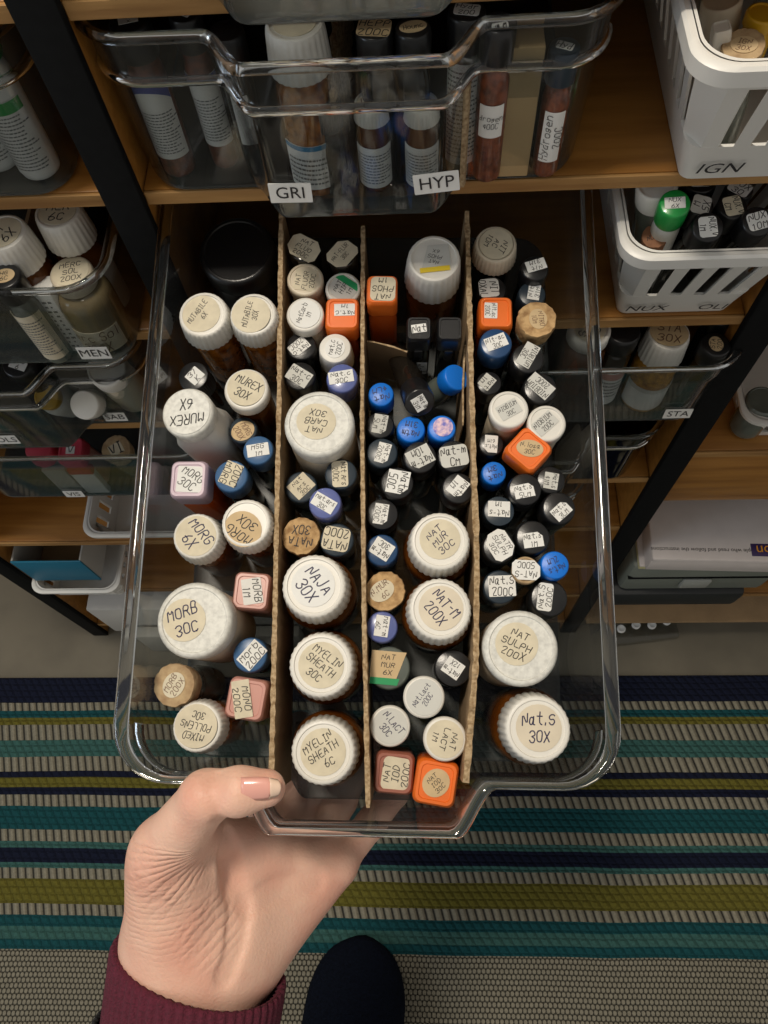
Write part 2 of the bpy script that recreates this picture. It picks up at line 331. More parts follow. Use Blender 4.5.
def rug_material():
    m = bpy.data.materials.new('woven_stripes'); m.use_nodes = True; nt = m.node_tree; b = nt.nodes['Principled BSDF']; b.inputs['Roughness'].default_value = .95; b.inputs['Specular IOR Level'].default_value = .15
    N = nt.nodes.new; L = nt.links.new
    def M(op, a, b_=None, c=None):
        n = N('ShaderNodeMath'); n.operation = op
        for i, q in enumerate((a, b_, c)):
            if q is None: continue
            if isinstance(q, (int, float)): n.inputs[i].default_value = q
            else: L(q, n.inputs[i])
        return n.outputs[0]
    tc = N('ShaderNodeTexCoord'); sp = N('ShaderNodeSeparateXYZ'); L(tc.outputs['Object'], sp.inputs[0])
    wob = N('ShaderNodeTexNoise'); wob.inputs['Scale'].default_value = 6; L(tc.outputs['Object'], wob.inputs['Vector'])
    wv = M('MULTIPLY', M('SUBTRACT', wob.outputs[0], .5), .006)
    x = sp.outputs[0]; y = M('ADD', sp.outputs[1], wv)
    navy, grey, teal, deep, olive, flatg = (.008, .011, .028), (.27, .25, .19), (.045, .125, .112), (.010, .072, .082), (.14, .125, .022), (.25, .23, .175)
    st = [(677, navy), (703, grey), (711, deep), (718, olive), (726, grey), (741, teal), (759, grey), (774, navy), (780, olive), (791, navy), (798, grey), (810, deep), (834, grey), (846, teal), (854, navy), (868, teal), (874, grey), (885, olive), (912, grey), (923, deep), (934, teal), (948, deep), (958, flatg)]
    ys = []
    for v, c in st:
        d = CM.T@np.array([(700-CX)/F, (v-CY)/F, 1.]); ys.append((-CAMH/d[2]*d[1], c))
    y0, y1 = ys[-1][0]-.05, ys[0][0]+.02
    rp = N('ShaderNodeValToRGB'); cr = rp.color_ramp; cr.interpolation = 'CONSTANT'
    ent = [(y0, flatg)]+[(ys[i+1][0], ys[i][1]) for i in range(len(ys)-2, -1, -1)]
    # the ramp climbs with y: at each stripe's near edge its own colour starts
    cr.elements[0].position = 0; cr.elements[0].color = (*flatg, 1)
    first = True
    for yy, c in ent[1:]:
        pos = (yy-y0)/(y1-y0)
        if first: e = cr.elements[1]; e.position = pos; first = False
        else: e = cr.elements.new(pos)
        e.color = (*c, 1)
    mr = N('ShaderNodeMapRange'); L(y, mr.inputs[0]); mr.inputs[1].default_value = y0; mr.inputs[2].default_value = y1
    L(mr.outputs[0], rp.inputs[0])
    # woven loops: slanted ticks along x inside every stripe
    px, py = .0118, .0085
    row = M('FLOOR', M('DIVIDE', y, py)); off = M('MULTIPLY', row, .5)
    fy = M('FRACT', M('DIVIDE', y, py))
    fx = M('FRACT', M('ADD', M('ADD', M('DIVIDE', x, px), off), M('MULTIPLY', fy, .35)))
    hx = M('SUBTRACT', 1, M('ABSOLUTE', M('SUBTRACT', M('MULTIPLY', fx, 2), 1)))
    hy = M('SUBTRACT', 1, M('ABSOLUTE', M('SUBTRACT', M('MULTIPLY', fy, 2), 1)))
    r3 = N('ShaderNodeValToRGB'); c3 = r3.color_ramp; c3.interpolation = 'CONSTANT'; c3.elements[0].color = (0, 0, 0, 1); first = True
    for yy, c in ent[1:]:
        pos = (yy-y0)/(y1-y0)
        if first: e = c3.elements[1]; e.position = pos; first = False
        else: e = c3.elements.new(pos)
        e.color = (1, 1, 1, 1) if c == grey else (0, 0, 0, 1)
    L(mr.outputs[0], r3.inputs[0]); isg = r3.outputs[0]
    fxg = M('FRACT', M('ADD', M('DIVIDE', x, .0105), M('MULTIPLY', M('DIVIDE', y, py), .22)))
    hxg = M('MINIMUM', M('MULTIPLY', M('SUBTRACT', 1, M('ABSOLUTE', M('SUBTRACT', M('MULTIPLY', fxg, 2), 1))), 1.25), 1)
    chain = M('ADD', .34, M('MULTIPLY', .66, M('MULTIPLY', M('MINIMUM', M('MULTIPLY', hx, 1.6), 1), M('MINIMUM', M('ADD', M('MULTIPLY', hy, 1.6), .2), 1))))
    hgt = M('ADD', M('MULTIPLY', hxg, isg), M('MULTIPLY', chain, M('SUBTRACT', 1, isg)))
    isflat = M('LESS_THAN', y, ys[-1][0])
    # finer plain weave at the near end
    qx, qy = .0056, .0058
    gy = M('FRACT', M('DIVIDE', y, qy)); gx = M('FRACT', M('ADD', M('DIVIDE', x, qx), M('MULTIPLY', M('FLOOR', M('DIVIDE', y, qy)), .5)))
    g1 = M('SUBTRACT', 1, M('ABSOLUTE', M('SUBTRACT', M('MULTIPLY', gx, 2), 1))); g2 = M('SUBTRACT', 1, M('ABSOLUTE', M('SUBTRACT', M('MULTIPLY', gy, 2), 1)))
    fh = M('MINIMUM', M('MULTIPLY', M('MULTIPLY', g1, 2.4), M('ADD', M('MULTIPLY', g2, 1.6), .2)), 1)
    hh = M('ADD', M('MULTIPLY', hgt, M('SUBTRACT', 1, isflat)), M('MULTIPLY', fh, isflat))
    hc = M('MINIMUM', M('MAXIMUM', hh, 0), 1)
    mx = N('ShaderNodeMix'); mx.data_type = 'RGBA'; mx.blend_type = 'MULTIPLY'; mx.inputs[0].default_value = 1
    dk = N('ShaderNodeValToRGB'); dk.color_ramp.elements[0].color = (.10, .11, .13, 1); dk.color_ramp.elements[1].color = (1, 1, 1, 1); dk.color_ramp.elements[0].position = .08; dk.color_ramp.elements[1].position = .55
    L(hc, dk.inputs[0]); L(rp.outputs[0], mx.inputs[6]); L(dk.outputs[0], mx.inputs[7])
    nz = N('ShaderNodeTexNoise'); nz.inputs['Scale'].default_value = 380; L(tc.outputs['Object'], nz.inputs['Vector'])
    m2 = N('ShaderNodeMix'); m2.data_type = 'RGBA'; m2.blend_type = 'MULTIPLY'; m2.inputs[0].default_value = .7
    r2 = N('ShaderNodeValToRGB'); r2.color_ramp.elements[0].color = (.45, .45, .45, 1); r2.color_ramp.elements[1].position = .65; L(nz.outputs[0], r2.inputs[0])
    L(mx.outputs[2], m2.inputs[6]); L(r2.outputs[0], m2.inputs[7]); L(m2.outputs[2], b.inputs['Base Color'])
    bp = N('ShaderNodeBump'); bp.inputs['Strength'].default_value = .9; bp.inputs['Distance'].default_value = .004; L(hc, bp.inputs['Height']); L(bp.outputs[0], b.inputs['Normal'])
    return m
_d = CM.T@np.array([(400-CX)/F, (677-CY)/F, 1.]); rugy = -CAMH/_d[2]*_d[1]
rug = ob('striped_rug', bbox_mesh('striped_rug', -1.1, 1.1, -1.1, rugy, 0, .007, .003), rug_material())
tag(rug, 'woven rug striped in navy, teal, olive and grey on the floor', 'rug')

# ---- the wooden shelving
unit = empty('shelf_unit', loc=(0, SH, 0)); tag(unit, 'oak shelving unit with black front strips, packed with bins and baskets', 'shelving')
def upart(name, x0, x1, y0, y1, z0, z1, m, bev=.0012):
    return ob(name, bbox_mesh(name, x0, x1, y0-SH, y1-SH, z0, z1, bev), m, unit)
POST = [(-.492, -.470), (-.156, -.136), (.197, .219), (.62, .642)]
for a, b in POST:
    upart('side_panel', a+.001, b-.001, SH, .62, 0, 1.04, wood)
    upart('front_strip', a, b, SH-.006, SH-.0002, 0, 1.04, blackstrip)
upart('back_panel', POST[0][0], POST[-1][1], .62, .63, 0, 1.04, wood)
LEV = {0: [.916, .822, .712, .602, .492, .360, .200, .045], 1: [.916, .822, .712, .612, .492, .382, .272, .162, .045], 2: [.916, .822, .712, .537, .16, .06]}
for bay, zs in LEV.items():
    for z in zs:
        bd = upart('shelf_board', POST[bay][1]-.0005, POST[bay+1][0]+.0005, SH+.001, .62, z-.008, z, wood)
        e = ob('edge_band', bbox_mesh('edge_band', POST[bay][1], POST[bay+1][0], -.0012, .0008, z-.0078, z-.0002, .0004, 1), woodedge, bd)
upart('fascia_board', POST[2][1], POST[3][0], SH+.002, SH+.016, .437, .5265, wood)

# ================================================================== CLEAR BINS
RW, RL = .1135, .33                    # rim half width, length
def bin_outline(s, L=RL, W=RW, prot=.0205, pw0=.058, pw1=.041, cr=.026):
    """plan of the bin inset by s: rounded back, stepped-out front; front straight at y=s"""
    a = W-s; p = []; c = max(cr-s*.75, .008)
    def arc(cx, cy, r, a0, a1, k):
        for i in range(k+1):
            t = math.radians(a0+(a1-a0)*i/k); p.append((cx+r*math.cos(t), cy+r*math.sin(t)))
    yf, yp = s*.5, s*.5-prot
    arc(a-c, L-s-c, c, 0, 90, 6); arc(-a+c, L-s-c, c, 90, 180, 6); arc(-a+c, yf+c, c, 180, 270, 8)
    q0, q1 = pw0-s*.6, pw1-s*.6
    for i in range(9):                 # smooth step out, then back
        t = i/8; e = t*t*(3-2*t); p.append((-(q0+(q1-q0)*t), yf+(yp-yf)*e))
    for i in range(9):
        t = 1-i/8; e = t*t*(3-2*t); p.append((q0+(q1-q0)*t, yf+(yp-yf)*e))
    arc(a-c, yf+c, c, 270, 360, 8)
    return p
def make_bin(name, label, mw, group=None, material=None, L=RL, H=BH, W=RW, plates=(), rimmat=None, step=True):
    root = empty(name, mw); tag(root, label, 'bin', group); m = material or plastic
    k = H/.080; O = lambda s: bin_outline(s, L, W, .0205 if step else 0)
    th = .0018; prof = [(0, .0130), (.0012*k, .0108), (.005*k, .0092), (.055*k, .0066), (.057*k, .0056), (.060*k, .0054), (.076*k, .0042)]
    outer = [(z, O(s)) for z, s in prof]; inner = [(max(z, .0022), O(s+th)) for z, s in prof]
    v, f = loft(outer[1:], False, False); v2, f2 = loft(inner[1:], False, False); f2 = [q[::-1] for q in f2]
    v, f = join([(v, f), (v2, f2)])
    ob('wall_shell', mesh('wall_shell', v, f, 40), m, root)
    v, f = loft([inner[1]]+outer[1::-1]+[], False, True); v2, f2 = loft([inner[1], (inner[1][0]-.0002, O(.018))], False, True); v, f = join([(v, f), (v2, f2)])
    ob('base', mesh('base', v, f, 40), basemat if m is plastic else m, root)
    # rounded rim and the ridge below it
    v, f = loft([(.0755*k, O(.0062)), (.0755*k, O(.0008)), (.0768*k, O(0)), (.0785*k, O(.0002)), (.080*k, O(.0014)), (.080*k, O(.0042)), (.0785*k, O(.0062))], closed_ring=True)
    ob('rim', mesh('rim', v, f, 60), rimmat or rimglass, root)
    if not step: front = []
    else: front = [i for i in range(len(O(0))) if O(0)[i][1] < .030]; v, f = [], []; pr = [(.0565, .0070), (.0565, .0042), (.0578, .0030), (.0592, .0030), (.0604, .0042), (.0604, .0070)]
    for i in front: v += [(*O(q)[i], z*k) for z, q in pr]
    for j in range(len(front)-1):
        for q in range(6): f.append((j*6+q, j*6+(q+1) % 6, j*6+6+(q+1) % 6, j*6+6+q))
    if step: f += [tuple(range(6))[::-1], tuple(range(len(front)*6-6, len(front)*6))]
    if step: ob('ridge', mesh('ridge', v, f, 60), rimmat or rimglass, root)
    # printed label plates on the front wall: (x, z, text, w, tilt)
    for x, z, txt, wpl, tl in plates:
        s = np.interp(z, [p[0] for p in prof], [p[1] for p in prof])
        yy = s*.5-(.0205 if step and abs(x) < .045 else 0)
        mm = Matrix.Translation((x, yy-.0008, z))@Matrix.Rotation(math.radians(90-4), 4, 'X')@Matrix.Rotation(tl, 4, 'Z')
        pl = flat('name_plate', rrect(wpl/2, .0052, .0004, 2), 0, .0004, paper, root); pl.matrix_local = mm
        printed(txt, .0088, ink, pl, Matrix.Translation((0, 0, .0006)))
    return root
TRAYMW = Frame(TRIM-TN*BH, TX, TY, TN).mw(0, 0)
tray = make_bin('storage_bin', 'clear plastic bin pulled from the shelf and held out, full of small bottles', TRAYMW)
def shelfbin(x, z, label, plates=(), L=.31, y=SH, **k):
    return make_bin('storage_bin', label, Matrix.Translation((x, y-.007, z+.0005)), 'clear plastic storage bins on the shelves', k.pop('material', None), L, k.pop('H', .083), plates=plates, **k)
BX = -.028
shelfbin(BX, .822, 'clear plastic bin labelled GRI and HYP, above the pulled-out bin', [(-.0300, .0180, 'GRI', .0195, -.02), (.0365, .0210, 'HYP', .0205, .10)])
shelfbin(BX, .916, 'clear plastic bin at the top edge, above the GRI and HYP bin', L=.28)
shelfbin(-.275, .822, 'clear plastic bin holding green-banded white tubes, in the corner', L=.31)
shelfbin(-.279, .712, 'clear plastic bin labelled MEN, beside the black post', [(.083, .0125, 'MEN', .019, 0)], y=.278, step=False, H=.073)
shelfbin(-.300, .602, 'clear plastic bin labelled SAB, below the MEN bin', [(.072, .013, 'SAB', .017, 0), (-.004, .018, 'OLS', .017, 0)], y=.300)
shelfbin(-.280, .492, 'clear plastic bin with pink caps inside, below the SAB bin', [(-.026, .010, 'VIS', .017, 0)], y=.291, step=False)
shelfbin(.095, .612, 'clear plastic bin labelled STA, under the white basket', [(.085, .013, 'STA', .019, 0)], y=.287, step=False, H=.073)
shelfbin(.078, .492, 'smoky clear bin two shelves below the white NUX basket', material=plasticdark)
shelfbin(.050, .382, 'clear empty bin low down beside the black post', W=.10)

# ================================================================== BOTTLES
N0 = {}
def cap_round(r, h, ribs=0, fine=False, recess=True, m=None, top_in=.84):
    """a screw cap, base at z=0"""
    if ribs:
        R = lambda q, d=1: ribc(q, r*.038*d, ribs)
    elif fine:
        R = lambda q, d=1: ribc(q, r*.05*d, 40, 2) if d else circ(q, 80)
    else:
        R = lambda q, d=1: circ(q, 40)
    fl = 1.10 if ribs else 1.0
    secs = [(0, R(r*fl*.97)), (h*.05, R(r*fl)), (h*.80, R(r*1.01)), (h*.93, R(r*.975, .3 if ribs else 1)), (h*.985, R(r*.93, 0)), (h, R(r*.88, 0))]
    if recess: secs += [(h, R(r*top_in, 0)), (h-.0007, R(r*(top_in-.025), 0))]
    return loft(secs)
def put_label(root, shape, w, h, lm, ang, lang, dx, dy, z, text, im, stripe=None, seed=0, tscale=1, tfit=None):
    pts = rot(lshape(shape, w, h), lang, dx, dy)
    lb = flat('label', pts, z, z+.00025, lm, root)
    z2 = z+.00030
    if stripe:       # a coloured band across one end of the label
        sm, a, b = stripe
        sp = [(-w/2*.98, a*h), (w/2*.98*(.6 if shape == 't' else 1), a*h), (w/2*.98*(.72 if shape == 't' else 1), b*h), (-w/2*.98, b*h)]
        flat('colour_band', rot(sp, lang, dx, dy), z2-.0001, z2, sm, lb)
    if text:
        dA = ang-lang; c, s = abs(math.cos(dA)), abs(math.sin(dA))
        tw, thh = (w*c+h*s, w*s+h*c); sk = min(c, s)
        if sk > .25: tw, thh = min(w, h)*.98, min(w, h)*.80
        if shape == 'o': tw, thh = tw*.80, thh*.72
        if shape in 'xt': tw, thh = tw*.86, thh*.86
        if stripe: thh *= .8
        ob('lettering', ink_mesh(text, tw*tscale, thh*tscale, ang, dx, dy+(h*.1 if stripe and shape == 't' else 0), seed=seed, z=z2), im, lb)
def bottle(fr, u, v, rp, typ, capm, bodm, H, text, ang, shape=None, w=0, h=0, lm=None, dx=0, dy=0, lang=None, desc='', cat='bottle', name=None, im=None, stripe=None, rz=0, body=1.0, group=None, tilt=(0, 0), z0=0, ts=1, at=None, base=False):
    x, y, mp = at or fr.place(u, v, z0 if base else H+z0); r = rp*mp; N0[0] = N0.get(0, 0)+1; seed = N0[0]
    names = {'ribbed': 'capped_bottle', 'smooth': 'capped_bottle', 'jar': 'jar', 'vial': 'vial', 'fine': 'vial', 'cork': 'corked_vial', 'square': 'square_bottle', 'scallop': 'vial', 'big': 'capped_bottle', 'oblong': 'capped_bottle'}
    root = empty(name or names[typ], fr.mw(x, y, z0, 0, tilt)); tag(root, desc, cat, group)
    b = r*body; topz = H
    C = lambda q, k=32: circ(q, k)
    if typ in ('ribbed', 'smooth', 'big'):
        hc = {'ribbed': min(.017, r*1.05), 'smooth': r*.75, 'big': r*1.45}[typ]; zc = H-hc; rn = r*.86
        secs = [(0, C(b*.86)), (.0012, C(b*.96)), (.004, C(b)), (zc-.011, C(b)), (zc-.007, C(b*.97)), (zc-.003, C(b*.85)), (zc-.001, C(rn*.98)), (zc+.004, C(rn*.95))]
        bo = ob('body', mesh('body', *loft(secs), 50), bodm, root)
        c = ob('cap', mesh('cap', *cap_round(r*.985 if typ != 'big' else r*.93, hc, {'ribbed': 30, 'big': 26, 'smooth': 0}[typ], m=capm), 38), capm, root); c.location.z = zc
        topz = H-.0007
    elif typ == 'oblong':
        hc = r*.75; zc = H-hc
        secs = [(0, rrect(b*.95, b*.72, b*.3)), (.002, rrect(b, b*.78, b*.35)), (zc-.016, rrect(b, b*.78, b*.35)), (zc-.006, rrect(b*.8, b*.7, b*.4)), (zc-.001, rrect(r*.8, r*.8, r*.799)), (zc+.003, rrect(r*.8, r*.8, r*.799))]
        ob('body', mesh('body', *loft(secs), 50), bodm, root)
        c = ob('cap', mesh('cap', *cap_round(r*.985, hc, 0), 38), capm, root); c.location.z = zc; topz = H-.0007
    elif typ == 'jar':
        hc = .0135; zc = H-hc
        secs = [(0, C(b*.9, 48)), (.002, C(b*.98, 48)), (.005, C(b, 48)), (zc-.010, C(b, 48)), (zc-.004, C(b*.93, 48)), (zc-.002, C(r*.86, 48)), (zc+.003, C(r*.86, 48))]
        ob('body', mesh('body', *loft(secs), 50), bodm, root)
        c = ob('lid', mesh('lid', *cap_round(r, hc, 0, recess=True, top_in=.86), 38), capm, root); c.location.z = zc; topz = H-.0007
    elif typ in ('vial', 'fine', 'scallop'):
        hc = min(.0145, H*.28); zc = H-hc; rn = r*.78; bb = r*.94*body
        secs = [(0, C(bb*.85, 24)), (.001, C(bb*.97, 24)), (.003, C(bb, 24)), (zc-.008, C(bb, 24)), (zc-.004, C(bb*.9, 24)), (zc-.002, C(rn, 24)), (zc+.003, C(rn, 24))]
        ob('body', mesh('body', *loft(secs), 50), bodm, root)
        g = cap_round(r, hc, 10 if typ == 'scallop' else 0, fine=typ == 'fine', recess=False)
        c = ob('cap', mesh('cap', *g, 38), capm, root); c.location.z = zc
    elif typ == 'cork':
        hc = .016; zc = H-hc; bb = r*body
        secs = [(0, C(bb*.85, 24)), (.001, C(bb*.97, 24)), (.003, C(bb, 24)), (zc-.012, C(bb, 24)), (zc-.006, C(bb*.9, 24)), (zc-.003, C(r*.86, 24)), (zc, C(r*.90, 24)), (zc+.003, C(r*.9, 24))]
        ob('body', mesh('body', *loft(secs), 50), bodm, root)
        rg = random.Random(seed); jit = [1+rg.uniform(-.035, .035) for _ in range(40)]
        J = lambda q: [(x*j, y*j) for (x, y), j in zip(circ(q, 40), jit)]
        c = ob('cork_stopper', mesh('cork_stopper', *loft([(-.004, J(r*.80)), (0, J(r*.86)), (hc-.001, J(r*.99)), (hc, J(r*.95))]), 38), capm, root); c.location.z = zc
    elif typ == 'square':
        Q = lambda q, k=.36: rot(rrect(q, q*1.04, q*k), math.radians(rz)); hc = .0135; zc = H-hc; bb = r*.95*body
        secs = [(0, Q(bb*.88)), (.0015, Q(bb*.98)), (.004, Q(bb)), (zc-.007, Q(bb)), (zc-.003, Q(bb*.88)), (zc-.001, Q(r*.75)), (zc+.003, Q(r*.75))]
        ob('body', mesh('body', *loft(secs), 50), bodm, root)
        secs = [(0, Q(r*.99)), (hc*.75, Q(r)), (hc*.9, Q(r*.97)), (hc, Q(r*.88)), (hc, Q(r*.76)), (hc-.0006, Q(r*.73)), (hc-.0006, Q(r*.70))]
        c = ob('cap', mesh('cap', *loft(secs), 38), capm, root); c.location.z = zc; topz = H-.0006
    if shape:
        a = math.radians(ang); la = a if lang is None else math.radians(lang)
        if typ in ('ribbed', 'smooth', 'jar', 'big', 'oblong', 'square') and max(w, h) > rp*1.62: topz = max(topz, H)
        put_label(root, shape, w*mp, h*mp, lm or paper, a, la, dx*mp, -dy*mp, topz+.0001, text, im or ink, stripe, seed, ts)
    elif text:      # written straight onto the cap
        ob('lettering', ink_mesh(text, r*1.35, r*1.2, math.radians(ang), 0, 0, seed=seed, z=topz+.0002), im or ink, root)
    return root
WA = 'white ribbed-cap amber bottle marked '
G_ = 'bottles in the pulled-out bin'
def T(u, v, r, typ, capm, bodm, H, *a, **k):
    k.setdefault('group', G_); x, y, mp = TRAY.place(u, v, H); R = r*mp*max(k.get('body', 1), .95); lim = .1005-R
    if abs(x) > lim:        # its foot is kept off the sloping wall, so it leans out a little
        top = TRAY.o+TX*x+TY*y+TN*H; b = TRAY.o+TX*math.copysign(lim, x)+TY*y; ez = nrm(top-b); ey = nrm(TY-ez*(TY@ez))
        return bottle(Frame(b, np.cross(ey, ez), ey, ez), 0, 0, r, typ, capm, bodm, float(np.linalg.norm(top-b)), *a, at=(0, 0, mp), **k)
    return bottle(TRAY, u, v, r, typ, capm, bodm, H, *a, **k)
# ---- first compartment
T(236, 250, 38, 'jar', black, black, .040, None, 0, desc='black round-lidded jar in the dark back end of the pulled-out bin')
T(203, 314, 25.5, 'ribbed', white, amberlit, .066, ['MUTABILE', '6X'], 58, 'o', 40, 40, cream, -3, -1, body=.92, desc=WA+'MUTABILE 6X')
T(253, 314, 24, 'ribbed', white, amberlit, .066, ['MUTABILE', '30X'], 80, 'o', 39, 39, cream, -2, 1, body=.92, desc=WA+'MUTABILE 30X')
T(193, 376, 16, 'fine', black, darkglass, .050, ['37', 'K'], 50, 'r', 15, 15, paper, 2, 0, desc='black ridged-cap vial with diamond label between MUTABILE 6X and MUREX 6X')
T(246, 389, 22.5, 'smooth', white, amber, .064, ['MUREX', '30X'], -27, 'o', 38, 38, cream, 0, -1, body=.92, desc='white smooth-cap amber bottle marked MUREX 30X')
T(187, 412, 26.5, 'oblong', whitespeck, white, .073, ['MUREX', '6X'], 186, 'o', 47, 47, whitespeck, 0, 0, body=1.05, desc='white plastic bottle with speckled lid marked MUREX 6X')
T(243, 430, 14.5, 'vial', slate, darkglass, .050, ['MORG', '200X'], -60, 'o', 24, 20, tan, 0, 1, lang=30, desc='slate cap vial with oval tan sticker behind the MSG 1M vial', im=inkbrown)
T(258, 450, 15.5, 'vial', steelb, darkglass, .054, ['MSG', '1M'], 10, 'r', 22, 13, paper, 0, 0, desc='steel blue cap vial marked MSG 1M')
T(231, 476, 17, 'vial', steelb, darkglass, .056, ['200C', 'MORG'], -108, 'r', 24, 18, cream, 0, -2, lang=-112, desc='steel blue cap vial with cream label marked 200C MORG')
T(188, 479, 19, 'square', lilac, orangeglass, .056, ['MORG', '30C'], -33, 'r', 27, 27, paper, 2, 0, lang=-3, desc='lilac square-cap orange bottle marked MORG 30C')
T(196, 536, 24, 'ribbed', white, amber, .064, ['MORG', '6X'], -50, 'o', 41, 41, cream, 0, 0, body=.98, desc=WA+'MORG 6X', im=inkblue)
T(246, 523, 25.5, 'ribbed', white, amber, .066, ['MORG', '30X'], 145, 'o', 39, 36, tan, -3, 6, body=.97, desc=WA+'MORG 30X, tan sticker off centre')
T(251, 591, 18.5, 'square', pinkc, brick_pink, .048, ['MORB', '1M'], -80, 'r', 26, 20, paper, 1, 0, rz=-4, desc='dusty pink square-cap bottle marked MORB 1M')
T(194, 620, 38, 'jar', whitespeck, creamw, .066, ['MORB', '30C'], 20, 'o', 43, 43, cream, -10, 0, body=1.0, desc='wide beige jar with white lid marked MORB 30C', im=inkblue)
T(250, 655, 17.5, 'vial', steelb, darkglass, .050, ['Morb', '200C'], 50, 'r', 27, 18, paper, 2, 0, desc='steel blue cap vial marked Morb 200C')
T(174, 685, 22, 'cork', cork2, greyglass, .050, ['MORB', '200X'], 62, 'o', 26, 22, cream, 0, 0, body=1.0, desc='cork-stoppered vial marked MORB 200X', im=inkbrown)
T(246, 699, 20, 'square', pinkc, brick_pink, .052, ['MONO', '200C'], -80, 'r', 37, 18, cream, -4, 0, rz=-8, desc='dusty pink square-cap bottle marked MONO 200C')
T(197, 727, 25.5, 'ribbed', white, amberlit, .060, ['MIXED', 'POLLENS', '30C'], 168, 'o', 43, 43, cream, -1, -1, body=.98, desc=WA+'MIXED POLLENS 30C', rz=8)
# ---- second compartment
T(304, 248, 15.5, 'vial', darkglass, darkglass, .056, ['NAT', 'FLUO', '200C'], -28, 'x', 33, 24, cream, desc='dark vial with many-sided label marked NAT FLUO 200C')
T(342, 254, 15.5, 'vial', darkglass, darkglass, .056, ['NAT-FLUR', '30C'], 52, 'x', 30, 24, cream, desc='dark vial with many-sided label marked NAT-FLUR 30C')
T(305, 279, 18.5, 'smooth', creamw, creamw, .054, ['NAT', 'FLUOR', '200C'], 82, 'r', 22, 22, cream, 0, 1, body=.9, desc='cream cap bottle marked NAT FLUOR 200C')
T(343, 288, 18, 'smooth', white, creamw, .054, ['NAT', 'HIP', '1M'], 62, 'x', 27, 24, greyp, 0, 0, body=.9, lang=-35, stripe=(greens, .22, .5), desc='white cap bottle with green stripe on its label')
T(305, 314, 19, 'smooth', white, creamw, .058, ['NatCarb', '1M'], 72, 'o', 31, 31, paper, body=.9, desc='white cap bottle marked NatCarb 1M')
T(342, 313, 17, 'square', orange, orangeglass, .058, ['Nat.c', '1M'], 182, 'r', 22, 13, paper, 3, -4, body=.95, desc='orange square-cap bottle with upside-down label Nat.c 1M')
T(301, 346, 15.5, 'vial', black, darkglass, .050, ['Nat.c', '200C'], 222, 'c', 20, 14, paper, -2, 1, desc='black cap vial marked Nat.c 200C')
T(335, 348, 16.5, 'scallop', white, greyglass, .055, ['nat.c', '200C'], 78, 'o', 22, 20, paper, 0, 0, im=ink, desc='white scalloped cap vial marked nat.c 200C', stripe=None)
T(300, 376, 15.5, 'vial', black, darkglass, .054, ['Nat-c', '30C'], -32, 'r', 24, 17, greyp, -1, 0, desc='black cap vial marked Nat-c 30C')
T(342, 378, 16, 'vial', purple, greyglass, .056, ['Nat.c', '30C'], 10, 'r', 25, 13, paper, -1, -1, desc='violet cap vial marked Nat.c 30C')
T(319, 423, 35, 'jar', whitespeck, creamw, .068, ['NAT', 'CARB', '30X'], 168, 'o', 40, 38, cream, -3, -2, body=1.0, desc='wide white jar marked NAT CARB 30X upside down')
T(301, 487, 16.5, 'vial', slate, darkglass, .046, ['Nat', 'Ars', '30C'], 45, 'r', 23, 19, cream, 0, -1, desc='slate cap vial marked Nat Ars 30C')
T(341, 474, 16.5, 'vial', slate, darkglass, .054, ['Nat Ars', '200C'], -86, 'R', 27, 16, cream, -1, 0, desc='slate cap vial marked Nat Ars 200C')
T(325, 503, 16.5, 'vial', purple, greyglass, .056, ['nat.ars', '30C'], -30, 'r', 24, 14, paper, -1, 0, desc='violet cap vial marked nat.ars 30C')
T(301, 536, 19.5, 'cork', cork, greyglass, .050, ['NATA', '30X'], 176, None, im=ink, body=.95, desc='cork-stoppered vial marked NATA 30X')
T(337, 540, 17.5, 'vial', slate, darkglass, .050, ['NATA', '200C'], 170, 'R', 27, 24, cream, -1, -1, desc='slate cap vial with cream label marked 200C NATA')
T(314, 586, 33, 'ribbed', white, amber, .068, ['NAJA', '30X'], -50, 'o', 44, 44, paper, -1, -1, body=1.2, desc=WA+'NAJA 30X', im=inkblue)
T(321, 665, 33, 'ribbed', white, amber, .066, ['MYELIN', 'SHEATH', '30C'], -35, 'o', 46, 46, cream, 0, 0, body=1.2, desc=WA+'MYELIN SHEATH 30C')
T(323, 752, 33, 'ribbed', white, amber, .066, ['MYELIN', 'SHEATH', '6C'], 35, 'o', 46, 46, cream, 0, 0, body=1.2, desc=WA+'MYELIN SHEATH 6C')
# ---- third compartment
T(382, 289, 15.5, 'square', orange, orangeglass, .066, ['NAT', 'PHOS', '1M'], 178, 'R', 25, 26, cream, 1, 0, rz=0, body=1.0, desc='tall orange square-cap bottle marked NAT PHOS 1M')
T(434, 258, 29, 'big', white, amber, .072, ['NAT', 'PHOS', '6X'], 168, 't', 30, 26, greyp, 1, -2, lang=186, stripe=None, body=.98, desc='large white ribbed-cap bottle marked NAT PHOS 6X with yellow stripe', ts=.95)
T(381, 394, 13, 'vial', bluec, darkglass, .052, ['Nat', '4LM'], 195, None, im=inkblue, desc='bright blue cap vial at the back by the cardboard divider')
T(380, 425, 14.5, 'vial', black, darkglass, .050, ['Nat-m', '5LM'], -100, 'c', 20, 14, greyp, 0, -1, desc='black cap vial marked Nat-m 5LM')
T(411, 429, 14.2, 'vial', bluec, darkglass, .054, ['Natm', '31M'], 172, None, im=inkblue, desc='bright blue cap vial marked Natm 31M beside the starry sticker')
T(442, 428, 14.2, 'vial', bluec, darkglass, .054, None, 0, 'o', 20, 20, stickerred, 1, -1, desc='bright blue cap vial with red, white and blue sticker')
T(382, 453, 16, 'vial', slate, darkglass, .052, ['Nat-m', '200C'], -105, 'c', 21, 13, paper, 1, 0, desc='slate cap vial marked Nat-m 200C beside Natm 31M')
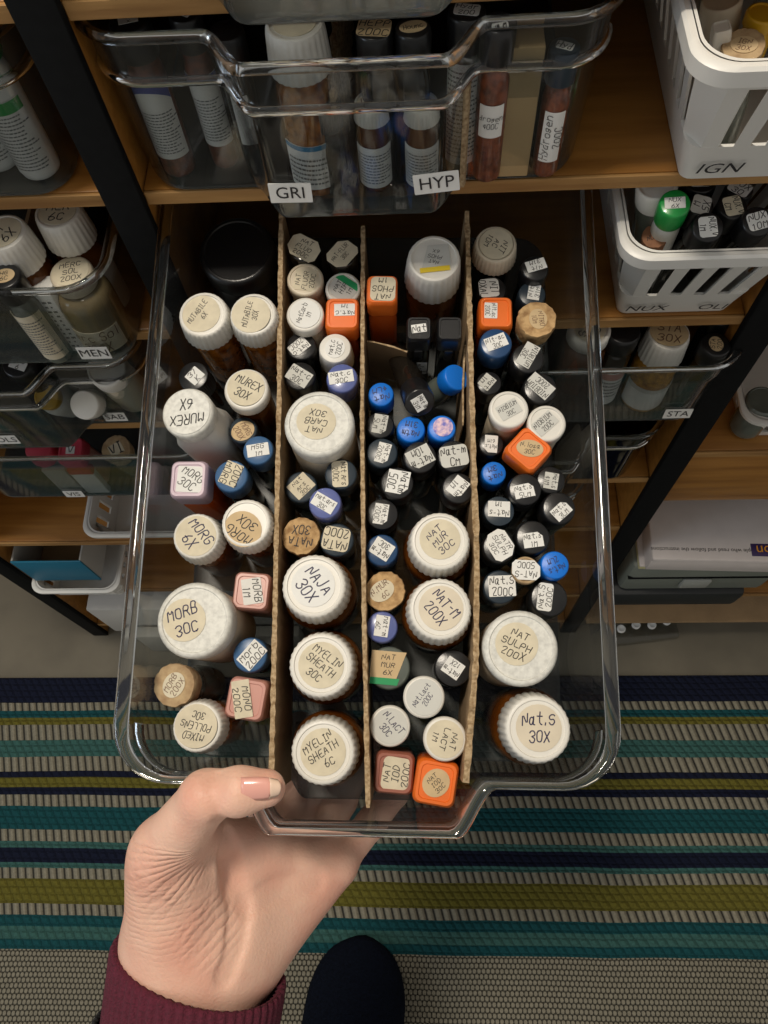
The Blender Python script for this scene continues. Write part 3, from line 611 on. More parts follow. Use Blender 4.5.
T(420, 457, 17, 'vial', black, darkglass, .056, ['Nat-m', '10M'], 208, 'c', 25, 20, greyp, 0, 0, desc='black cap vial marked Nat-m 10M')
T(454, 456, 17, 'vial', black, darkglass, .056, ['Nat-m', 'CM'], 10, 'R', 28, 22, greyp, 0, 0, desc='black cap vial marked Nat-m CM')
T(397, 483, 17, 'vial', black, darkglass, .056, ['Natm', '50C'], -100, 'c', 24, 22, paper, 1, -1, desc='black cap vial marked Natm 50C')
T(458, 488, 16.5, 'vial', black, darkglass, .056, ['Natm', '1M'], 232, 'c', 20, 16, paper, 0, -1, lang=232, desc='black cap vial marked Natm 1M')
T(382, 514, 16.5, 'fine', black, darkglass, .052, ['Nat.m', '200C'], -98, 'c', 21, 14, paper, -1, 0, desc='black ridged cap vial marked Nat.m 200C')
T(382, 550, 16.5, 'vial', navyc, darkglass, .052, ['Nat-m', '30C'], 148, 'r', 21, 18, paper, 0, -1, desc='navy cap vial marked Nat-m 30C')
T(440, 541, 30.5, 'ribbed', white, amber, .068, ['NAT', 'MUR', '30C'], 42, 'o', 41, 41, cream, 0, -2, body=1.2, desc=WA+'NAT MUR 30C', im=inkblue)
T(385, 591, 20.5, 'cork', cork, greyglass, .050, ['N.MUR', '6C'], 42, 'o', 26, 20, cream, -3, 0, lang=35, body=.9, desc='cork-stoppered vial marked N.MUR 6C', im=inkbrown)
T(440, 609, 32, 'ribbed', white, amber, .068, ['NAT-M', '200X'], -48, 'o', 45, 45, creamw, 1, -1, body=1.2, desc=WA+'NAT-M 200X', im=inkblue)
T(382, 627, 16, 'vial', purple, greyglass, .050, ['nat-m', '6C'], -98, 'r', 21, 14, paper, 0, -1, desc='violet cap vial marked nat-m 6C')
T(389, 668, 21.5, 'vial', greyglass, greyglass, .046, ['NAT', 'MUR', '6X'], -4, 't', 35, 33, tan, -1, 0, stripe=(greens, -.5, -.30), desc='grey-green cap vial marked NAT MUR 6X with green stripe')
T(453, 668, 19, 'fine', black, darkglass, .048, ['Nat-m', '12X'], 146, 'r', 19, 17, paper, 0, 0, desc='black ridged cap vial marked Nat-m 12X')
T(424, 697, 21, 'smooth', white, greyglass, .055, ['Nat.Lact', '200C'], 55, 'o', 36, 36, greyp, 0, 0, body=.92, desc='white smooth cap vial marked Nat.Lact 200C', im=inkblue)
T(390, 726, 20.5, 'smooth', white, greyglass, .050, ['N.LACT', '30C'], -48, 'o', 35, 35, greyp, 0, 0, body=.92, desc='white smooth cap vial marked N.LACT 30C', im=inkblue)
T(445, 739, 22, 'smooth', white, greyglass, .054, ['NAT', 'LACT', '1M'], -105, 'o', 37, 37, cream, 0, 0, body=.92, desc='white smooth cap vial marked NAT LACT 1M')
T(394, 773, 20, 'square', brick_pink, brick_pink, .046, ['NAT', 'IOD', '200C'], 82, 'R', 32, 28, cream, 2, 1, rz=-4, desc='reddish brown square-cap bottle marked NAT IOD 200C')
T(436, 783, 21.5, 'square', orange, orangeglass, .050, ['NAT', 'IOD', '30C'], 42, 'o', 29, 26, tan, 0, 0, rz=-9, desc='orange square-cap bottle marked NAT IOD 30C')
# ---- fourth compartment
T(496, 244, 21.5, 'ribbed', creamw, darkglass, .062, ['NIT', 'AC', '10M'], -118, 'o', 35, 33, cream, 0, 0, body=.9, desc='cream ribbed-cap dark bottle marked NIT AC 10M')
T(535, 268, 14, 'vial', black, darkglass, .056, ['Nit', '31M'], 198, 'r', 20, 12, paper, 1, -3, desc='black cap vial at the back beside NIT AC 10M')
T(492, 289, 14.5, 'vial', black, darkglass, .050, ['NIT', 'OXAL'], -84, 'R', 20, 20, paper, -3, -1, desc='black cap vial with large white label behind the orange square cap')
T(532, 294, 14, 'vial', slate, darkglass, .050, ['Nit', '31M'], 80, 'r', 17, 12, paper, 2, -2, desc='slate cap vial half hidden behind the NITRO 10M cork')
T(496, 312, 17, 'square', orange, orangeglass, .058, ['Nit.ac', '200C'], -92, 'r', 17, 13, paper, -5, -2, desc='orange square-cap bottle marked Nit.ac 200C')
T(537, 319, 20, 'cork', cork, greyglass, .056, ['NITRO', '10M'], -85, 'o', 22, 18, tan, 1, 0, lang=-85, desc='cork-stoppered vial marked NITRO 10M', body=.92, im=inkbrown)
T(496, 343, 16.5, 'vial', navyc, darkglass, .060, ['Nit-ac', '30C'], 22, 'r', 22, 14, paper, 0, -1, desc='navy blue cap vial marked Nit-ac 30C')
T(528, 358, 16.5, 'vial', black, darkglass, .058, ['NIOBIUM', '30C'], 240, 'r', 26, 15, greyp, 0, -3, desc='black cap vial with label marked NIOBIUM 30C')
T(540, 388, 17, 'vial', black, darkglass, .058, ['NIOBIUM', '200C'], 138, 'c', 27, 17, greyp, 0, -2, desc='black cap vial with label marked NIOBIUM 200C')
T(489, 383, 13, 'vial', black, darkglass, .050, ['Nat', '1M'], 230, 'r', 15, 13, greyp, -2, -1, desc='black cap vial by the divider, above white NIOBIUM 30C cap')
T(509, 409, 20, 'smooth', white, creamw, .062, ['NIOBIUM', '30C'], 30, 'r', 23, 16, greyp, 0, 0, body=.92, desc='white smooth cap vial marked NIOBIUM 30C')
T(547, 423, 19.5, 'smooth', white, creamw, .060, ['NIOBIUM', '200C'], 42, 'r', 25, 16, greyp, -2, 0, body=.92, desc='white smooth cap vial marked NIOBIUM 200C')
T(491, 444, 13, 'vial', black, darkglass, .048, ['Nat.s', '61M'], 175, 'c', 13, 18, paper, 0, 0, desc='black cap vial by the divider, marked Nat.s 61M')
T(529, 449, 18.5, 'square', orange, black, .060, ['N.iosa', '30C'], -8, 'o', 27, 18, tan, 1, -1, rz=48, body=.95, desc='orange diamond-turned square-cap bottle marked N.iosa 30C')
T(494, 473, 12.5, 'vial', bluec, darkglass, .050, ['Nat', '3M'], 200, None, im=inkblue, desc='small bright blue cap vial by the divider')
T(525, 489, 17, 'vial', black, darkglass, .058, ['Nat.s', '5LM'], 12, 'c', 20, 14, paper, -1, 2, desc='black cap vial marked Nat.s 5LM')
T(551, 480, 14.5, 'vial', black, darkglass, .054, ['Nat.s', '41M'], -100, 'r', 17, 14, greyp, 0, 1, desc='black cap vial marked Nat.s 41M')
T(499, 511, 16, 'fine', slate, darkglass, .053, ['Nat-s', '1M'], 178, 'r', 22, 16, paper, 0, -2, desc='slate ridged cap vial with upside-down label Nat-s 1M')
T(559, 508, 17, 'vial', black, darkglass, .056, ['Nat.s', '3LM'], 42, 'c', 19, 14, paper, 2, 3, desc='black cap vial marked Nat.s 3LM')
T(499, 547, 17, 'vial', black, darkglass, .055, ['NATR', 'SULPH', '30C'], -58, 'x', 30, 24, paper, 1, -2, desc='black cap vial with large many-sided white label')
T(533, 537, 17.5, 'vial', black, darkglass, .056, ['Nat.s', '1M'], 8, 'c', 20, 15, paper, 0, 3, desc='black cap vial marked Nat.s 1M beside bright blue cap')
T(555, 565, 14.5, 'vial', bluec, darkglass, .056, ['Nat.s', '2LM'], 205, None, im=inkblue, desc='bright blue cap vial marked Nat.s 2LM')
T(526, 570, 14, 'smooth', cork2, greyglass, .056, ['NAT-S', '500C'], 178, 'x', 28, 20, paper, 0, 0, body=.9, desc='vial with tan cap and white label marked NAT-S 500C')
T(500, 587, 17.5, 'vial', slate, darkglass, .052, ['Nat.S', '200C'], 3, 'r', 27, 21, paper, 2, -1, desc='slate cap vial with square label marked Nat.S 200C')
T(549, 598, 19, 'vial', black, darkglass, .050, ['Nat.S', '200C'], 82, 'R', 28, 15, paper, -4, -1, desc='black cap vial with upright label Nat.S 200C near the side wall')
T(521, 648, 37.5, 'jar', whitespeck, creamw, .066, ['NAT', 'SULPH', '200X'], -22, 'o', 43, 43, cream, -4, -4, body=1.0, desc='wide cream jar with white lid marked NAT SULPH 200X')
T(538, 729, 34, 'ribbed', white, amber, .068, ['Nat.S', '30X'], 2, 'o', 46, 46, creamw, 1, -1, body=1.2, desc=WA+'Nat.S 30X', im=inkblue)

# ---- leaning and flip-top vials in the third compartment, and marks that are not plain labels
def body_label(root, r, z0, z1, a0, a1, m, lines=None, bars=None, band=None, im=None, vert=False, seed=1, pen=.17, name='body_label'):
    """paper wrapped round a bottle; bars = rows of tiny print; band = (material, z0, z1, arch)"""
    a0, a1 = math.radians(a0), math.radians(a1); R = r*1.008+.0002; n = 14; v, f = [], []
    P = lambda a, z, k=0: ((R+k)*math.cos(a), (R+k)*math.sin(a), z)
    for i in range(n+1):
        a = a0+(a1-a0)*i/n; v += [P(a, z0), P(a, z1), P(a, z1, .0002), P(a, z0, .0002)]
    for i in range(n):
        q = 4*i
        for k in range(4): f.append((q+k, q+(k+1) % 4, q+4+(k+1) % 4, q+4+k))
    f += [(0, 3, 2, 1), (4*n, 4*n+1, 4*n+2, 4*n+3)]
    lb = ob(name, mesh(name, v, f, 50), m, root); am, zm = (a0+a1)/2, (z0+z1)/2
    wrap = lambda k: (lambda X, Y: P(am+X/R, zm+Y, k))
    if band:
        bm_, b0, b1, arch = band; v, f = [], []
        for i in range(n+1):
            t = i/n*2-1; a = am+(a1-a0)*.5*t*.98; v += [P(a, b0+arch*t*t, .00035), P(a, b1, .00035)]
        for i in range(n): f.append((2*i, 2*i+2, 2*i+3, 2*i+1))
        ob('colour_band', mesh('colour_band', v, f, 50), bm_, lb)
    if bars:
        rng = random.Random(seed); v, f = [], []; zt, zb, row = bars; z = zt
        while z > zb:
            a = a0+.06*(a1-a0); end = a1-rng.uniform(.05, .3)*(a1-a0)
            while a < end:
                wd = rng.uniform(.0006, .0018)/R; q = len(v)
                v += [P(a, z, .0004), P(a+wd, z, .0004), P(a+wd, z+row*.38, .0004), P(a, z+row*.38, .0004)]; f.append((q, q+1, q+2, q+3)); a += wd+.0004/R
            z -= row
        ob('fine_print', mesh('fine_print', v, f), greyink, lb)
    if lines:
        wd, hh = abs(a1-a0)*R, z1-z0
        ob('lettering', ink_mesh(lines, hh if vert else wd, wd if vert else hh, math.pi/2 if vert else 0, 0, 0, fn=wrap(.0005), seed=seed, pen=pen), im or ink, lb)
    return lb
def posed(top, base, rp, typ, capm, bodm, **k):
    """a bottle leaning in the tray from its base to the middle of its cap; points are (u, v, height)"""
    P = []
    for u, v, h in (base, top):
        x, y, mp = TRAY.place(u, v, h); P.append(TRAY.o+TRAY.ex*x+TRAY.ey*y+TRAY.ez*h)
    ez = nrm(P[1]-P[0]); ey = nrm(TRAY.ey-ez*(TRAY.ey@ez)); ex = np.cross(ey, ez)
    return bottle(Frame(P[0], ex, ey, ez), 0, 0, rp, typ, capm, bodm, float(np.linalg.norm(P[1]-P[0])), k.pop('text', None), k.pop('ang', 0), at=(0, 0, mp), group=G_, **k)
posed((420, 403, .062), (398, 352, .018), 15.5, 'vial', black, darkglass, text=['Nat m', '31M'], ang=-50, shape='c', w=16, h=14, lm=paper, lang=-50, desc='black cap vial leaning over behind the bright blue caps')
posed((457, 377, .050), (428, 398, .022), 14, 'vial', bluec, greyglass, desc='bright blue cap vial lying tipped on its side')
for u, top, tx in ((419, True, 'black flip-top vial with white label, in front of NAT PHOS 6X'), (450, False, 'black flip-top vial without a top label, by the cardboard divider')):
    t = T(u, 328, 12.5, 'square', black, darkglass, .066, ['Nat'] if top else None, 8, 'r' if top else None, 15, 9, paper, 0, 0, desc=tx)
    r = .0064
    hg = ob('hinge', bbox_mesh('hinge', -.0022, .0022, -r-.0014, -r+.001, .044, .054, .0004), black, t)
    if top:
        lb = flat('front_label', rrect(.0048, .0075, .0006, 2), 0, .0003, paper, t); lb.matrix_local = Matrix.Translation((.0005, -.0064, .030))@Matrix.Rotation(math.pi/2, 4, 'X')
        ob('lettering', ink_mesh(['Nat'], .013, .008, -1.45, seed=4, z=.0004), ink, lb)
_np = next(o for o in bpy.data.objects if o.get('label', '').startswith('large white ribbed-cap bottle marked NAT PHOS'))
_m = TRAY.place(434, 258, .072)[2]
flat('yellow_band', rot([(-15*_m, -2.6*_m), (15*_m, -2.6*_m), (15*_m, 2.6*_m), (-15*_m, 2.6*_m)], math.radians(7), 1*_m, -12*_m), .0716, .0719, yellows, _np)

# ---- cardboard dividers standing in the pulled-out bin
def divider(pts, hgt, label, fr=TRAY, thick=.0026, jag=.0006, seed=3, name='cardboard_divider'):
    rng = random.Random(seed); P = []
    for u, v in pts:
        x, y, mp = fr.place(u, v, hgt); P.append((x, y))
    Q = []
    for a, b in zip(P, P[1:]):
        n = max(2, int(math.hypot(b[0]-a[0], b[1]-a[1])/.003))
        Q += [(a[0]+(b[0]-a[0])*i/n, a[1]+(b[1]-a[1])*i/n) for i in range(n)]
    Q.append(P[-1]); v, f, mi = [], [], []; n = len(Q)
    for i, (x, y) in enumerate(Q):
        a, b = Q[max(i-1, 0)], Q[min(i+1, n-1)]; dx, dy = b[0]-a[0], b[1]-a[1]; L = math.hypot(dx, dy); nx, ny = -dy/L*thick/2, dx/L*thick/2
        k = 1+rng.uniform(-.25, .25); z = hgt+rng.uniform(-jag, jag)
        v += [(x-nx, y-ny, .0005), (x+nx, y+ny, .0005), (x+nx*k, y+ny*k, z), (x-nx*k, y-ny*k, z)]
    for i in range(n-1):
        q = 4*i
        for k in range(4): f.append((q+k, q+(k+1) % 4, q+4+(k+1) % 4, q+4+k)); mi.append(1 if k == 2 else 0)
    f += [(0, 3, 2, 1), (4*n-4, 4*n-3, 4*n-2, 4*n-1)]; mi += [1, 1]
    o = ob(name, mesh(name, v, f, mi=mi), [cardb, cardedge]); o.matrix_world = fr.mw(0, 0); tag(o, label, 'divider', 'cardboard dividers in the bins'); return o
divider([(281, 208), (279, 400), (275, 600), (271, 795)], .060, 'corrugated cardboard divider beside the MUTABILE and MORB bottles', thick=.0023)
divider([(363, 226), (362, 420), (364, 620), (368, 808)], .060, 'corrugated cardboard divider beside the NAJA and MYELIN bottles', thick=.0021, seed=5)
divider([(467, 212), (472, 400), (477, 560), (476, 660), (466, 783)], .062, 'cardboard divider with a torn end beside NAT SULPH 200X', thick=.0027, seed=8, jag=.0012)
divider([(367, 341), (388, 345), (408, 352)], .046, 'thin curled card strip under the tall orange bottle', thick=.0009, seed=9, name='card_strip')
divider([(465, 345), (463, 385), (463, 425)], .050, 'thin card strip standing against the third divider', thick=.0009, seed=10, name='card_strip')

# ================================================================== CONTENTS OF THE SHELF BINS
I3 = ([1, 0, 0], [0, 1, 0], [0, 0, 1])
def SF(z): return Frame([0, 0, z+.0032], *I3)
def B(z, *a, **k): return bottle(SF(z), *a, **k)
def project(p):
    q = CM@(np.array(p)-CP); return CX+F*q[0]/q[2], CY+F*q[1]/q[2]
def BB(z, ub, vb, vt, r, typ, capm, bodm, *a, **k):
    """stand a bottle with its base at picture point (ub, vb), as tall as makes its top show at height vt"""
    fr = SF(z); x, y, mp = fr.place(ub, vb, 0); H = min(np.arange(.02, .105, .0005), key=lambda h: abs(project((x, y, z+.0032+h))[1]-vt))
    return bottle(fr, 0, 0, r, typ, capm, bodm, float(H), *a, at=(x, y, fr.place(ub, vt, H)[2]), **k)
def leaning(z, u, v, r, typ, capm, bodm, H, *a, lim=None, **k):
    """a bottle whose cap shows at (u, v) and whose base is kept inside the basket floor lim = x0, x1, y0"""
    fr = SF(z); x, y, mp = fr.place(u, v, H); R = r*mp; top = np.array([x, y, z+.0032+H])
    b = np.array([min(max(x, lim[0]+R), lim[1]-R), max(y, lim[2]+R), z+.0035]); ez = nrm(top-b); ey = nrm(np.array([0, 1, 0])-ez*ez[1]); ex = np.cross(ey, ez)
    return bottle(Frame(b, ex, ey, ez), 0, 0, r, typ, capm, bodm, float(np.linalg.norm(top-b)), *a, at=(0, 0, mp), **k)
GG = 'bottles in the GRI and HYP bin'
Z1 = .822
t = B(Z1, 128, 20, 21, 'vial', black, redbrown, .074, ['N', 'X'], 15, 'r', 20, 11, paper, desc='brown tube vial with blue-arched white print label, nearest the black post', group=GG)
def wrapl(t, *a, **k):
    me = [c for c in t.children if c.name.startswith('body')][0].data; r = max(v.co.x for v in me.vertices); return body_label(t, r, *a, **k)
l = wrapl(t, .012, .050, -170, -20, paper, bars=(.036, .015, .0016), band=(bluep, .047, .0500, -.006), seed=3)
t = B(Z1, 184, 12, 17, 'vial', black, redbrown, .074, ['V', '2'], -30, 'r', 17, 12, paper, desc='slim brown tube vial with blue-arched print label beside the wider one', group=GG)
wrapl(t, .014, .050, -165, -15, paper, bars=(.038, .016, .0016), band=(bluep, .0475, .0500, -.004), seed=5)
t = B(Z1, 226, 30, 18, 'vial', black, darkglass, .070, None, 0, desc='black cap dark vial standing behind the print-labelled tubes', group=GG)
wrapl(t, .02, .045, -120, -60, paper)
t = B(Z1, 294, 22, 33, 'big', white, amberlit, .078, None, 0, 'o', 44, 40, cream, desc='white ribbed-cap amber bottle of pellets with blue-topped label', group=GG, body=.95)
wrapl(t, .006, .030, -150, -30, paper, bars=(.022, .008, .0026), band=(cyanp, .0275, .0300, 0), seed=9)
t = BB(Z1, 337, 187, 98, 16, 'fine', black, darkglass, None, 0, desc='dark dropper bottle wrapped in clear film behind the GRI plate', group=GG)
ob('film_wrap', mesh('film_wrap', *loft([(z, [(x*k, y*k) for (x, y), k in zip(circ(.0082, 18), [1+random.uniform(-.08, .1) for _ in range(18)])]) for z in (.002, .008, .014, .020, .026, .032)], False, False)), film, t)
B(Z1, 374, 28, 19, 'vial', black, darkglass, .074, ['HEPP', '200C'], -8, 'R', 34, 26, tan, im=ink, desc='black cap vial with tan label marked HEPP 200C', group=GG)
B(Z1, 413, 27, 18.5, 'vial', black, darkglass, .074, ['Hounc'], 12, 'o', 28, 18, tan, desc='black cap vial with oval tan sticker beside HEPP 200C', group=GG)
for u, tx, lb in ((373, 'white-capped small vial with print label between cardboard and HYP plate', (['HYO'],)), (418, 'white-capped small vial directly behind the HYP plate', (['HYP'],))):
    t = BB(Z1, u+4, 183, 101, 17.5, 'ribbed', white, amber, lb[0], 10, 'o', 28, 22, cream, im=inkbrown, desc=tx, group=GG, body=.98)
    wrapl(t, .004, .026, -165, -15, paper, bars=(.022, .006, .0017), seed=u)
t = B(Z1, 467, 10, 19.5, 'vial', black, greyglass, .076, ['Hydr', '200'], -12, 'R', 26, 17, paper, desc='clear vial with white print label, black cap beside HYP plate', group=GG)
wrapl(t, .008, .058, -160, -20, paper, bars=(.054, .010, .0022), seed=17)
t = B(Z1, 499, 22, 18.5, 'vial', black, redbrown, .074, ['Hyd'], -5, 'R', 18, 10, paper, desc='brown pellet vial with handwritten Hydrogen 400C label', group=GG)
wrapl(t, .026, .042, -140, -50, paper, ['drogen', '400C'], seed=19)
t = B(Z1, 565, 46, 16, 'vial', slate, redbrown, .062, ['Hyd'], -25, 'R', 18, 11, paper, desc='vial with long handwritten Hydrogen 200C label by the bin side', group=GG)
wrapl(t, .010, .036, -135, -50, paper, ['Hydrogen', '200C'], vert=True, seed=23)
x, y, mp = SF(Z1).place(524, 45, .066)
bx = ob('carton', bbox_mesh('carton', x-.008, x+.009, y, y+.016, Z1+.0032, Z1+.068, .0006), mat('manila_card', (.48, .34, .17), .8, noise=.08)); tag(bx, 'narrow manila carton standing between the two pellet vials', 'carton')
for X, sd, nm in ((-.0505+.015, 2, 'corrugated divider beside the film-wrapped dropper bottle'), (.021, 4, 'corrugated divider beside the HYP vials')):
    v, f = [], []; n = 60
    for i in range(n+1):
        yy = .292+i*.0035; wob = .0011*math.sin(i*1.7)
        v += [(X+wob-.0011, yy, Z1+.003), (X+wob+.0011, yy, Z1+.003), (X+wob+.0011, yy, Z1+.056), (X+wob-.0011, yy, Z1+.056)]
    for i in range(n):
        q = 4*i
        for k in range(4): f.append((q+k, q+(k+1) % 4, q+4+(k+1) % 4, q+4+k))
    f += [(0, 3, 2, 1), (4*n, 4*n+1, 4*n+2, 4*n+3)]
    tag(ob('cardboard_divider', mesh('cardboard_divider', v, f), cardedge), nm, 'divider', 'cardboard dividers in the bins')
# ---- corner bin with green-banded tubes
for u, v, h, tx in ((42, 168, .074, 'white tube with green band and fine print, at the corner bin front'), (2, 160, .070, 'white tube partly out of view in the corner bin')):
    t = B(Z1, u, v, 21, 'vial', green, paper, h, None, 0, desc=tx, group='white tubes in the corner bin', base=True, cat='tube', name='tube')
    wrapl(t, .004, .044, -150, -20, paper, bars=(.036, .006, .0019), band=(green, .038, .0438, 0), seed=u)
# ---- MEN bin
GM = 'bottles in the MEN bin'; Z2 = .712
t = B(Z2, 57, 211, 26, 'big', white, amber, .078, ['MER', '6C'], 0, 'o', 38, 34, cream, desc='large white ribbed-cap amber bottle under the shelf edge in the MEN bin', group=GM, body=1.0)
wrapl(t, .006, .040, -110, 20, paper)
t = B(Z2, 2, 232, 27, 'big', white, amber, .080, ['M', '6X'], 60, 'o', 40, 36, cream, desc='large white ribbed-cap bottle cut by the picture edge in the MEN bin', group=GM, body=1.0)
t = BB(Z2, 108, 333, 272, 22, 'smooth', creamw, mat('yellowish_clear_bottle', (.27, .20, .10), .08, coat=.6, noise=.35, nscale=30), ['MERC', 'SOL', '200X'], 12, 'o', 38, 36, cream, desc='stubby clear bottle marked MERC SOL 200X beside the MEN plate', group=GM, body=1.36)
wrapl(t, .003, .022, -150, -30, cream, ['Merc Sol', '200X'], im=inkbrown, seed=41)
t = B(Z2, 4, 276, 17, 'vial', black, greyglass, .070, ['HG', '6C'], 10, 'o', 22, 18, tan, desc='black cap vial with oval tan sticker in the MEN bin', group=GM)
wrapl(t, .006, .046, -160, -20, cream, bars=(.040, .01, .0024), seed=43)
x, y, mp = SF(Z2).place(30, 292, .055)
bx = ob('carton', bbox_mesh('carton', x-.006, x+.010, y, y+.014, Z2+.0032, Z2+.055, .0005), paper); tag(bx, 'slim white printed carton between vial and MERC SOL bottle', 'carton')
v, f = [], []
for i in range(11):
    for k in range(4):
        a = x-.0045+k*.0034; q = len(v); z = Z2+.048-i*.004; wd = random.uniform(.001, .0026)
        v += [(a, y-.0002, z), (a+wd, y-.0002, z), (a+wd, y-.0002, z+.0016), (a, y-.0002, z+.0016)]; f.append((q, q+1, q+2, q+3))
ob('fine_print', mesh('fine_print', v, f), greyink, bx)
bpy.context.view_layer.update()
v, f = box(-.2265, -.2245, .30, .50, Z2+.003, Z2+.062); tag(ob('cardboard_divider', mesh('cardboard_divider', v, f), cardb), 'cardboard divider behind the carton in the MEN bin', 'divider', 'cardboard dividers in the bins')
# ---- SAB bin
GS = 'bottles in the SAB bin'; Z3 = .602
leaning(Z3, 18, 362, 17, 'vial', black, darkglass, .072, ['OLS', '6'], -20, 'c', 18, 12, paper, 1, 2, desc='black cap vial with tilted white label under the MEN bin', lim=(-.40, -.205, .307), group=GS)
leaning(Z3, 106, 368, 20, 'jar', white, creamw, .062, None, 0, desc='white-lidded jar just under the MEN plate', lim=(-.40, -.205, .307), group=GS)
leaning(Z3, 46, 397, 13, 'smooth', yellow, white, .040, None, 0, desc='yellow-capped white bottle in the SAB bin', lim=(-.40, -.205, .307), group=GS, body=1.3)
t = leaning(Z3, 84, 405, 15, 'vial', white, greyglass, .040, None, 0, desc='small clear vial in a crumpled plastic bag in the SAB bin', lim=(-.40, -.205, .307), group=GS)
ob('plastic_bag', mesh('plastic_bag', *loft([(z, [(x*k, y*k) for (x, y), k in zip(circ(.013-.1*abs(z-.02), 16), [1+random.uniform(-.2, .2) for _ in range(16)])]) for z in (.001, .01, .02, .03, .04)])), film, t)
# ---- pink-cap bin
GP = 'bottles in the bin of pink caps'; Z4 = .492
leaning(Z4, 38, 448, 14, 'scallop', hotpink, white, .062, None, 0, desc='hot pink cap bottle below the SAB plate', lim=(-.375, -.185, .302), group=GP)
leaning(Z4, 70, 450, 13, 'square', hotpink, pinkc, .060, ['V'], 0, 'r', 9, 8, paper, desc='hot pink square-cap bottle with small white label', lim=(-.375, -.185, .302), group=GP)
leaning(Z4, 116, 449, 15, 'cork', cork2, greyglass, .062, ['VI'], 30, 'r', 14, 12, cream, desc='cork-stoppered vial in the pink caps bin', lim=(-.375, -.185, .302), group=GP)
for u, c, tx in ((52, cardgrey, 'pale grey card packet standing in the pink caps bin'), (78, paper, 'white packet with red top standing in the pink caps bin')):
    x, y, mp = SF(Z4).place(u, 470, .045); bx = ob('packet', bbox_mesh('packet', x-.010, x+.010, y, y+.006, Z4+.0032, Z4+.047, .0005), c); tag(bx, tx, 'packet')
    if c is paper: ob('red_band', bbox_mesh('red_band', x-.0102, x+.0102, y-.0003, y+.0063, Z4+.040, Z4+.0473, .0003), redp, bx)
# ---- STA bin
GT = 'bottles in the STA bin'
B(Z3+.010, 590, 328, 21.5, 'smooth', white, amber, .080, ['STA', '30X'], 75, 'o', 32, 32, cream, desc='white smooth-cap amber bottle behind the clear side wall', group=GT, body=1.05)
t = BB(Z3+.010, 640, 396, 333, 23, 'big', white, yellowpel, ['STA', '30X'], -10, 'o', 38, 32, tan, im=inkbrown, desc='white ribbed-cap bottle of yellow pellets behind the STA plate', group=GT, body=1.0)
wrapl(t, .005, .030, -170, -10, paper, band=(greyp, .026, .0300, 0), seed=51)
t = B(Z3+.010, 624, 330, 17, 'vial', black, darkglass, .076, None, 0, desc='dark bottle with pink-banded label in the STA bin', group=GT)
wrapl(t, .004, .042, -150, -30, paper, band=(pinkc, .034, .0415, 0), bars=(.03, .01, .004))
B(Z3+.010, 716, 344, 15, 'vial', black, darkglass, .072, ['STA', '200'], 80, 'o', 14, 18, tan, 0, 0, lang=0, desc='black cap vial with oval sticker in the STA bin corner', group=GT)
B(Z3+.010, 722, 313, 15, 'vial', black, darkglass, .074, ['ST'], 0, 'r', 12, 8, paper, 3, -5, desc='black cap vial under the NUX basket', group=GT)

